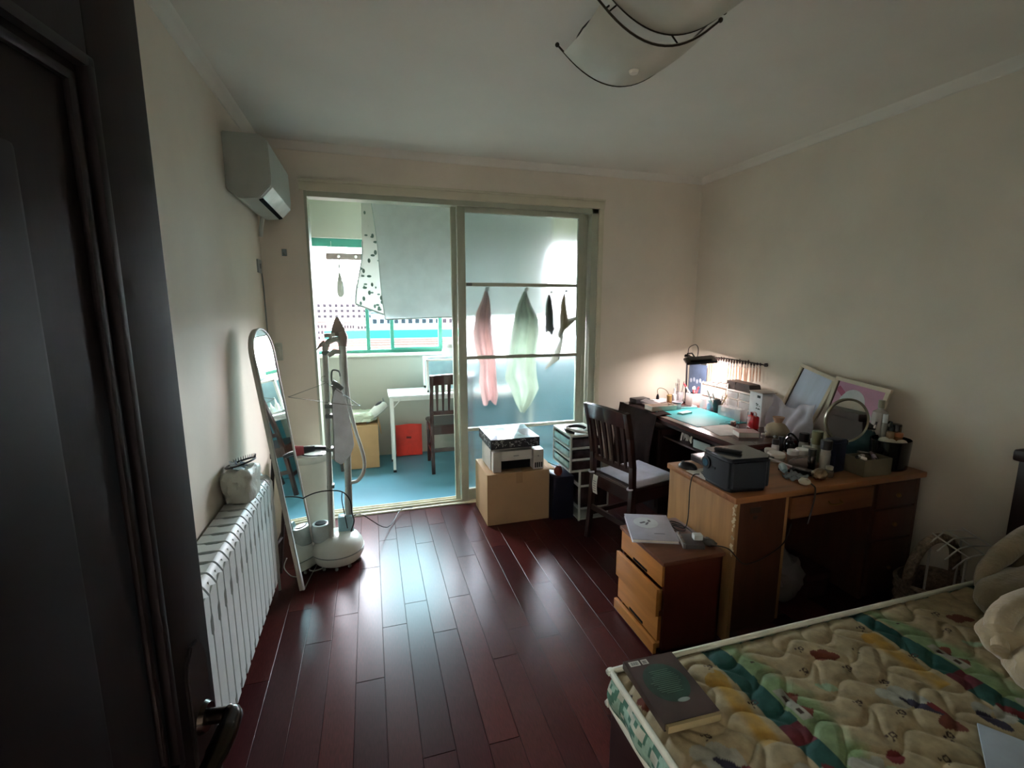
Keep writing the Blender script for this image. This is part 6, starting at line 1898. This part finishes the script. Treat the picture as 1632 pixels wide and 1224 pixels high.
b = MB(); b.tube([(1.44, 1.66, T3 + .02), (1.47, 1.615, T3 + .03), (1.50, 1.598, .47), (1.56, 1.590, .405), (1.62, 1.588, .40), (1.70, 1.59, .42), (1.79, 1.59, .47), (1.835, 1.60, .55)], .0028, smooth=6)
tag(b.build('drooping_cable', black_pl), 'black cable drooping from the bedside chest across the front of the wooden desk', 'cable')

# under the kneehole
simple('cloth_bag', 'grey crumpled cloth bag on the floor in the desk kneehole', 'bag', (2.05, 1.84, 0), .2, [
    ('bag', lambda q: q.ball((0, 0, .125), .14, (.8, .8, 1.0), seg=32, fn=lambda c: Vector((c.x, c.y, max(c.z, -.122))) * (1 + .22 * noise.noise(c * 16) + .08 * noise.noise(c * 45))), mat('grey_cotton', '#77706f', .85)),
    ('strap', lambda q: q.tube([(-.09, -.08, .12), (-.13, -.06, .24), (-.09, -.02, .30), (-.02, 0, .25)], .007, smooth=5), mat('grey_strap', '#8d8785', .8))])
simple('shoe_box', 'dark red box on the floor right of the cloth bag in the kneehole', 'box', (2.25, 1.88, 0), 0, [
    ('box', lambda q: q.bx(-.07, .07, -.12, .12, 0, .13, bevel=.003), mat('dark_red_card', '#3a1a18', .6)), ('lid', lambda q: q.bx(-.073, .073, -.123, .123, .10, .135, bevel=.003), mat('dark_red_lid', '#46201c', .6))])
# basket with handle between desk and bed
bs = thing('wicker_basket', 'dark wicker basket with a thick arched handle between the wooden desk and the bed', 'basket', (2.525, 1.42, 0))
wk_m = mat('brown_wicker', '#8a7868', .8, var=.25, scale=60, bump=.8, bscale=120)
b = MB(); b.lathe([(0, 0), (.13, 0), (.15, .02), (.165, .26), (.155, .262), (.145, .03), (0, .02)], seg=36, sx=1.0, sy=.72); b.build('bowl', wk_m, bs)
b = MB(); b.tube([(-.155, 0, .24), (-.15, 0, .34), (-.10, 0, .43), (-.02, 0, .465), (.07, 0, .45), (.14, 0, .38), (.16, 0, .24)], .022, seg=12, smooth=8); b.build('handle', wk_m, bs)
b = MB()
for z in (.06, .11, .16, .21, .25):
    b.tube([((.145 + z * .075) * math.cos(a) * 1.02, (.145 + z * .075) * math.sin(a) * .735, z) for a in [2 * PI * k / 30 for k in range(30)]], .006, seg=6, closed=True)
b.build('weave_bands', wk_m, bs)
# wire rack between basket and headboard
wr = thing('wire_rack', 'white wire rack of curved bars behind the far right corner of the bed', 'rack', (0, 0, 0))
wwm = mat('white_wire', '#c9c6be', .4)
for k in range(4):
    y = 1.255 + .05 * k
    b = MB(); b.tube([(2.36 + .03 * k, y, .43 + .010 * k), (2.44 + .03 * k, y, .465 + .012 * k), (2.54, y, .468 + .014 * k), (2.685, y, .45 + .014 * k)], .0035, seg=6, smooth=5)
    b.build('long_bar', wwm, wr)
for x in (2.46, 2.56, 2.66):
    b = MB(); b.tube([(x, 1.25, .463), (x + .006, 1.33, .482), (x + .008, 1.41, .505)], .0035, seg=6)
    b.build('cross_bar', wwm, wr)
b = MB(); b.tube([(2.44, 1.255, .46), (2.44, 1.255, 0)], .005, seg=8); b.build('leg', wwm, wr)
for x, y in ((2.67, 1.255), (2.67, 1.405), (2.46, 1.405)):
    b = MB(); b.tube([(x, y, .455), (x, y, 0)], .005, seg=8); b.build('leg', wwm, wr)

# ---- on the bed
zB = BZ + .004
bk_ = thing('paperback_book', 'brown paperback lying face down at the near left corner of the mattress', 'book', (.738, .970, zB), math.radians(-2))
bkm = mat('brown_book_cover', '#3b2e2c', .35, var=.12, scale=10, coat=.2)
b = MB(); b.bx(-.074, .078, -.115, .108, .0015, .0205); b.build('pages', mat('cream_pages', '#8f8360', .8), bk_)
b = MB(); b.bx(-.078, .080, -.106, .110, .0205, .0225); b.bx(-.078, .080, -.106, .110, 0, .0015); b.bx(-.080, -.077, -.106, .110, 0, .0225)
b.build('cover', bkm, bk_)
b = MB(); b.ball((.0, .012, .0224), .062, (1.0, 1.1, .012), seg=32); b.build('green_roundel', mat('dark_green_ink', '#1c3a30', .4, var=.2, scale=20), bk_)
b = MB(); rr = random.Random(6)
for k in range(13):
    w = .052 - .02 * abs(k - 6) / 6
    b.bx(-w * (.6 + .4 * rr.random()), w * (.6 + .4 * rr.random()), .052 - k * .0064, .0532 - k * .0064, .0232, .0236)
b.build('text_lines', mat('pale_green_ink', '#5f7d6c', .5), bk_)
b = MB(); b.bx(-.068, -.036, .084, .102, .0226, .0230); b.bx(-.030, -.010, .084, .102, .0226, .0230); b.build('white_stickers', mat('sticker_white', '#b5b4a8', .5), bk_)
b = MB()
for k in range(11): b.bx(-.064 + k * .0022, -.064 + k * .0022 + (.0012 if k % 3 else .0006), .087, .099, .0230, .0233)
for k in range(4): b.bx(-.027, -.014, .087 + k * .003, .0882 + k * .003, .0230, .0233)
b.build('barcode', mat('barcode_ink', '#1e2a2a', .5), bk_)
b = MB(); b.ball((.012, -.052, .0226), .014, (1.3, .5, .03), seg=16); b.build('pale_emblem', mat('pale_emblem', '#6c7a74', .5), bk_)
pp = thing('grey_folder', 'pale blue grey folder lying at the bottom right of the mattress', 'folder', (1.375, .52, zB + .004), math.radians(35))
b = MB(); b.bx(-.115, .115, -.14, .085, 0, .006, bevel=.001); b.build('cover', mat('pale_grey_folder', '#8f9aa0', .5), pp)
b = MB(); b.bx(-.112, .112, -.137, .082, .0015, .0045); b.build('pages', mat('paper_white'), pp)

furm = mat('beige_fleece', '#a89a7c', .95, var=.08, scale=14, bump=.35, bscale=90, sheen=.5)
bl_ = thing('fleece_blanket', 'bunched beige fleece blanket at the right edge of the mattress', 'blanket', (1.91, .69, zB))
def fold(q, c, r, sc, seed, amp=.22):
    def fn(co):
        n = noise.noise(co * 7 + Vector((seed, 0, 0))) * amp + noise.noise(co * 19 + Vector((0, seed, 0))) * amp * .35
        c2 = co * (1 + n)
        return c2
    q.ball(c, r, sc, seg=44, fn=fn)
b = MB()
fold(b, (-.06, -.03, .045), .17, (1.15, .78, .55), 1)
fold(b, (.12, .04, .055), .18, (1.2, .8, .62), 2)
fold(b, (-.05, .09, .075), .13, (1.3, .62, .55), 3)
fold(b, (.18, -.13, .03), .16, (1.1, .7, .4), 4)
b.build('fleece', furm, bl_)
b = MB()
b.tube([(-.22, .07, .075), (-.14, .115, .125), (.0, .13, .14), (.12, .11, .15), (.20, .02, .15)], [.02, .035, .038, .035, .02], seg=16, smooth=7)
b.tube([(-.24, -.04, .03), (-.16, -.13, .045), (-.02, -.16, .05), (.12, -.13, .07)], [.02, .03, .034, .02], seg=16, smooth=7)
b.build('rolled_edge', furm, bl_)
rbm = mat('taupe_robe_fleece', '#7d7159', .95, var=.10, scale=12, bump=.35, bscale=80, sheen=.4)
ro = thing('bathrobe', 'taupe robe heaped by the headboard behind the beige fleece', 'robe', (2.26, .93, zB))
b = MB()
fold(b, (-.08, .0, .05), .16, (1.25, .62, .6), 7)
fold(b, (.12, .03, .09), .17, (1.1, .7, .85), 8)
fold(b, (.05, -.14, .035), .19, (1.3, .7, .42), 9)
b.build('fabric', rbm, ro)
b = MB(); b.tube([(-.26, .02, .03), (-.16, .085, .10), (-.02, .095, .17), (.12, .10, .20), (.22, .06, .19)], [.02, .032, .036, .036, .025], seg=14, smooth=7)
b.build('collar', rbm, ro)
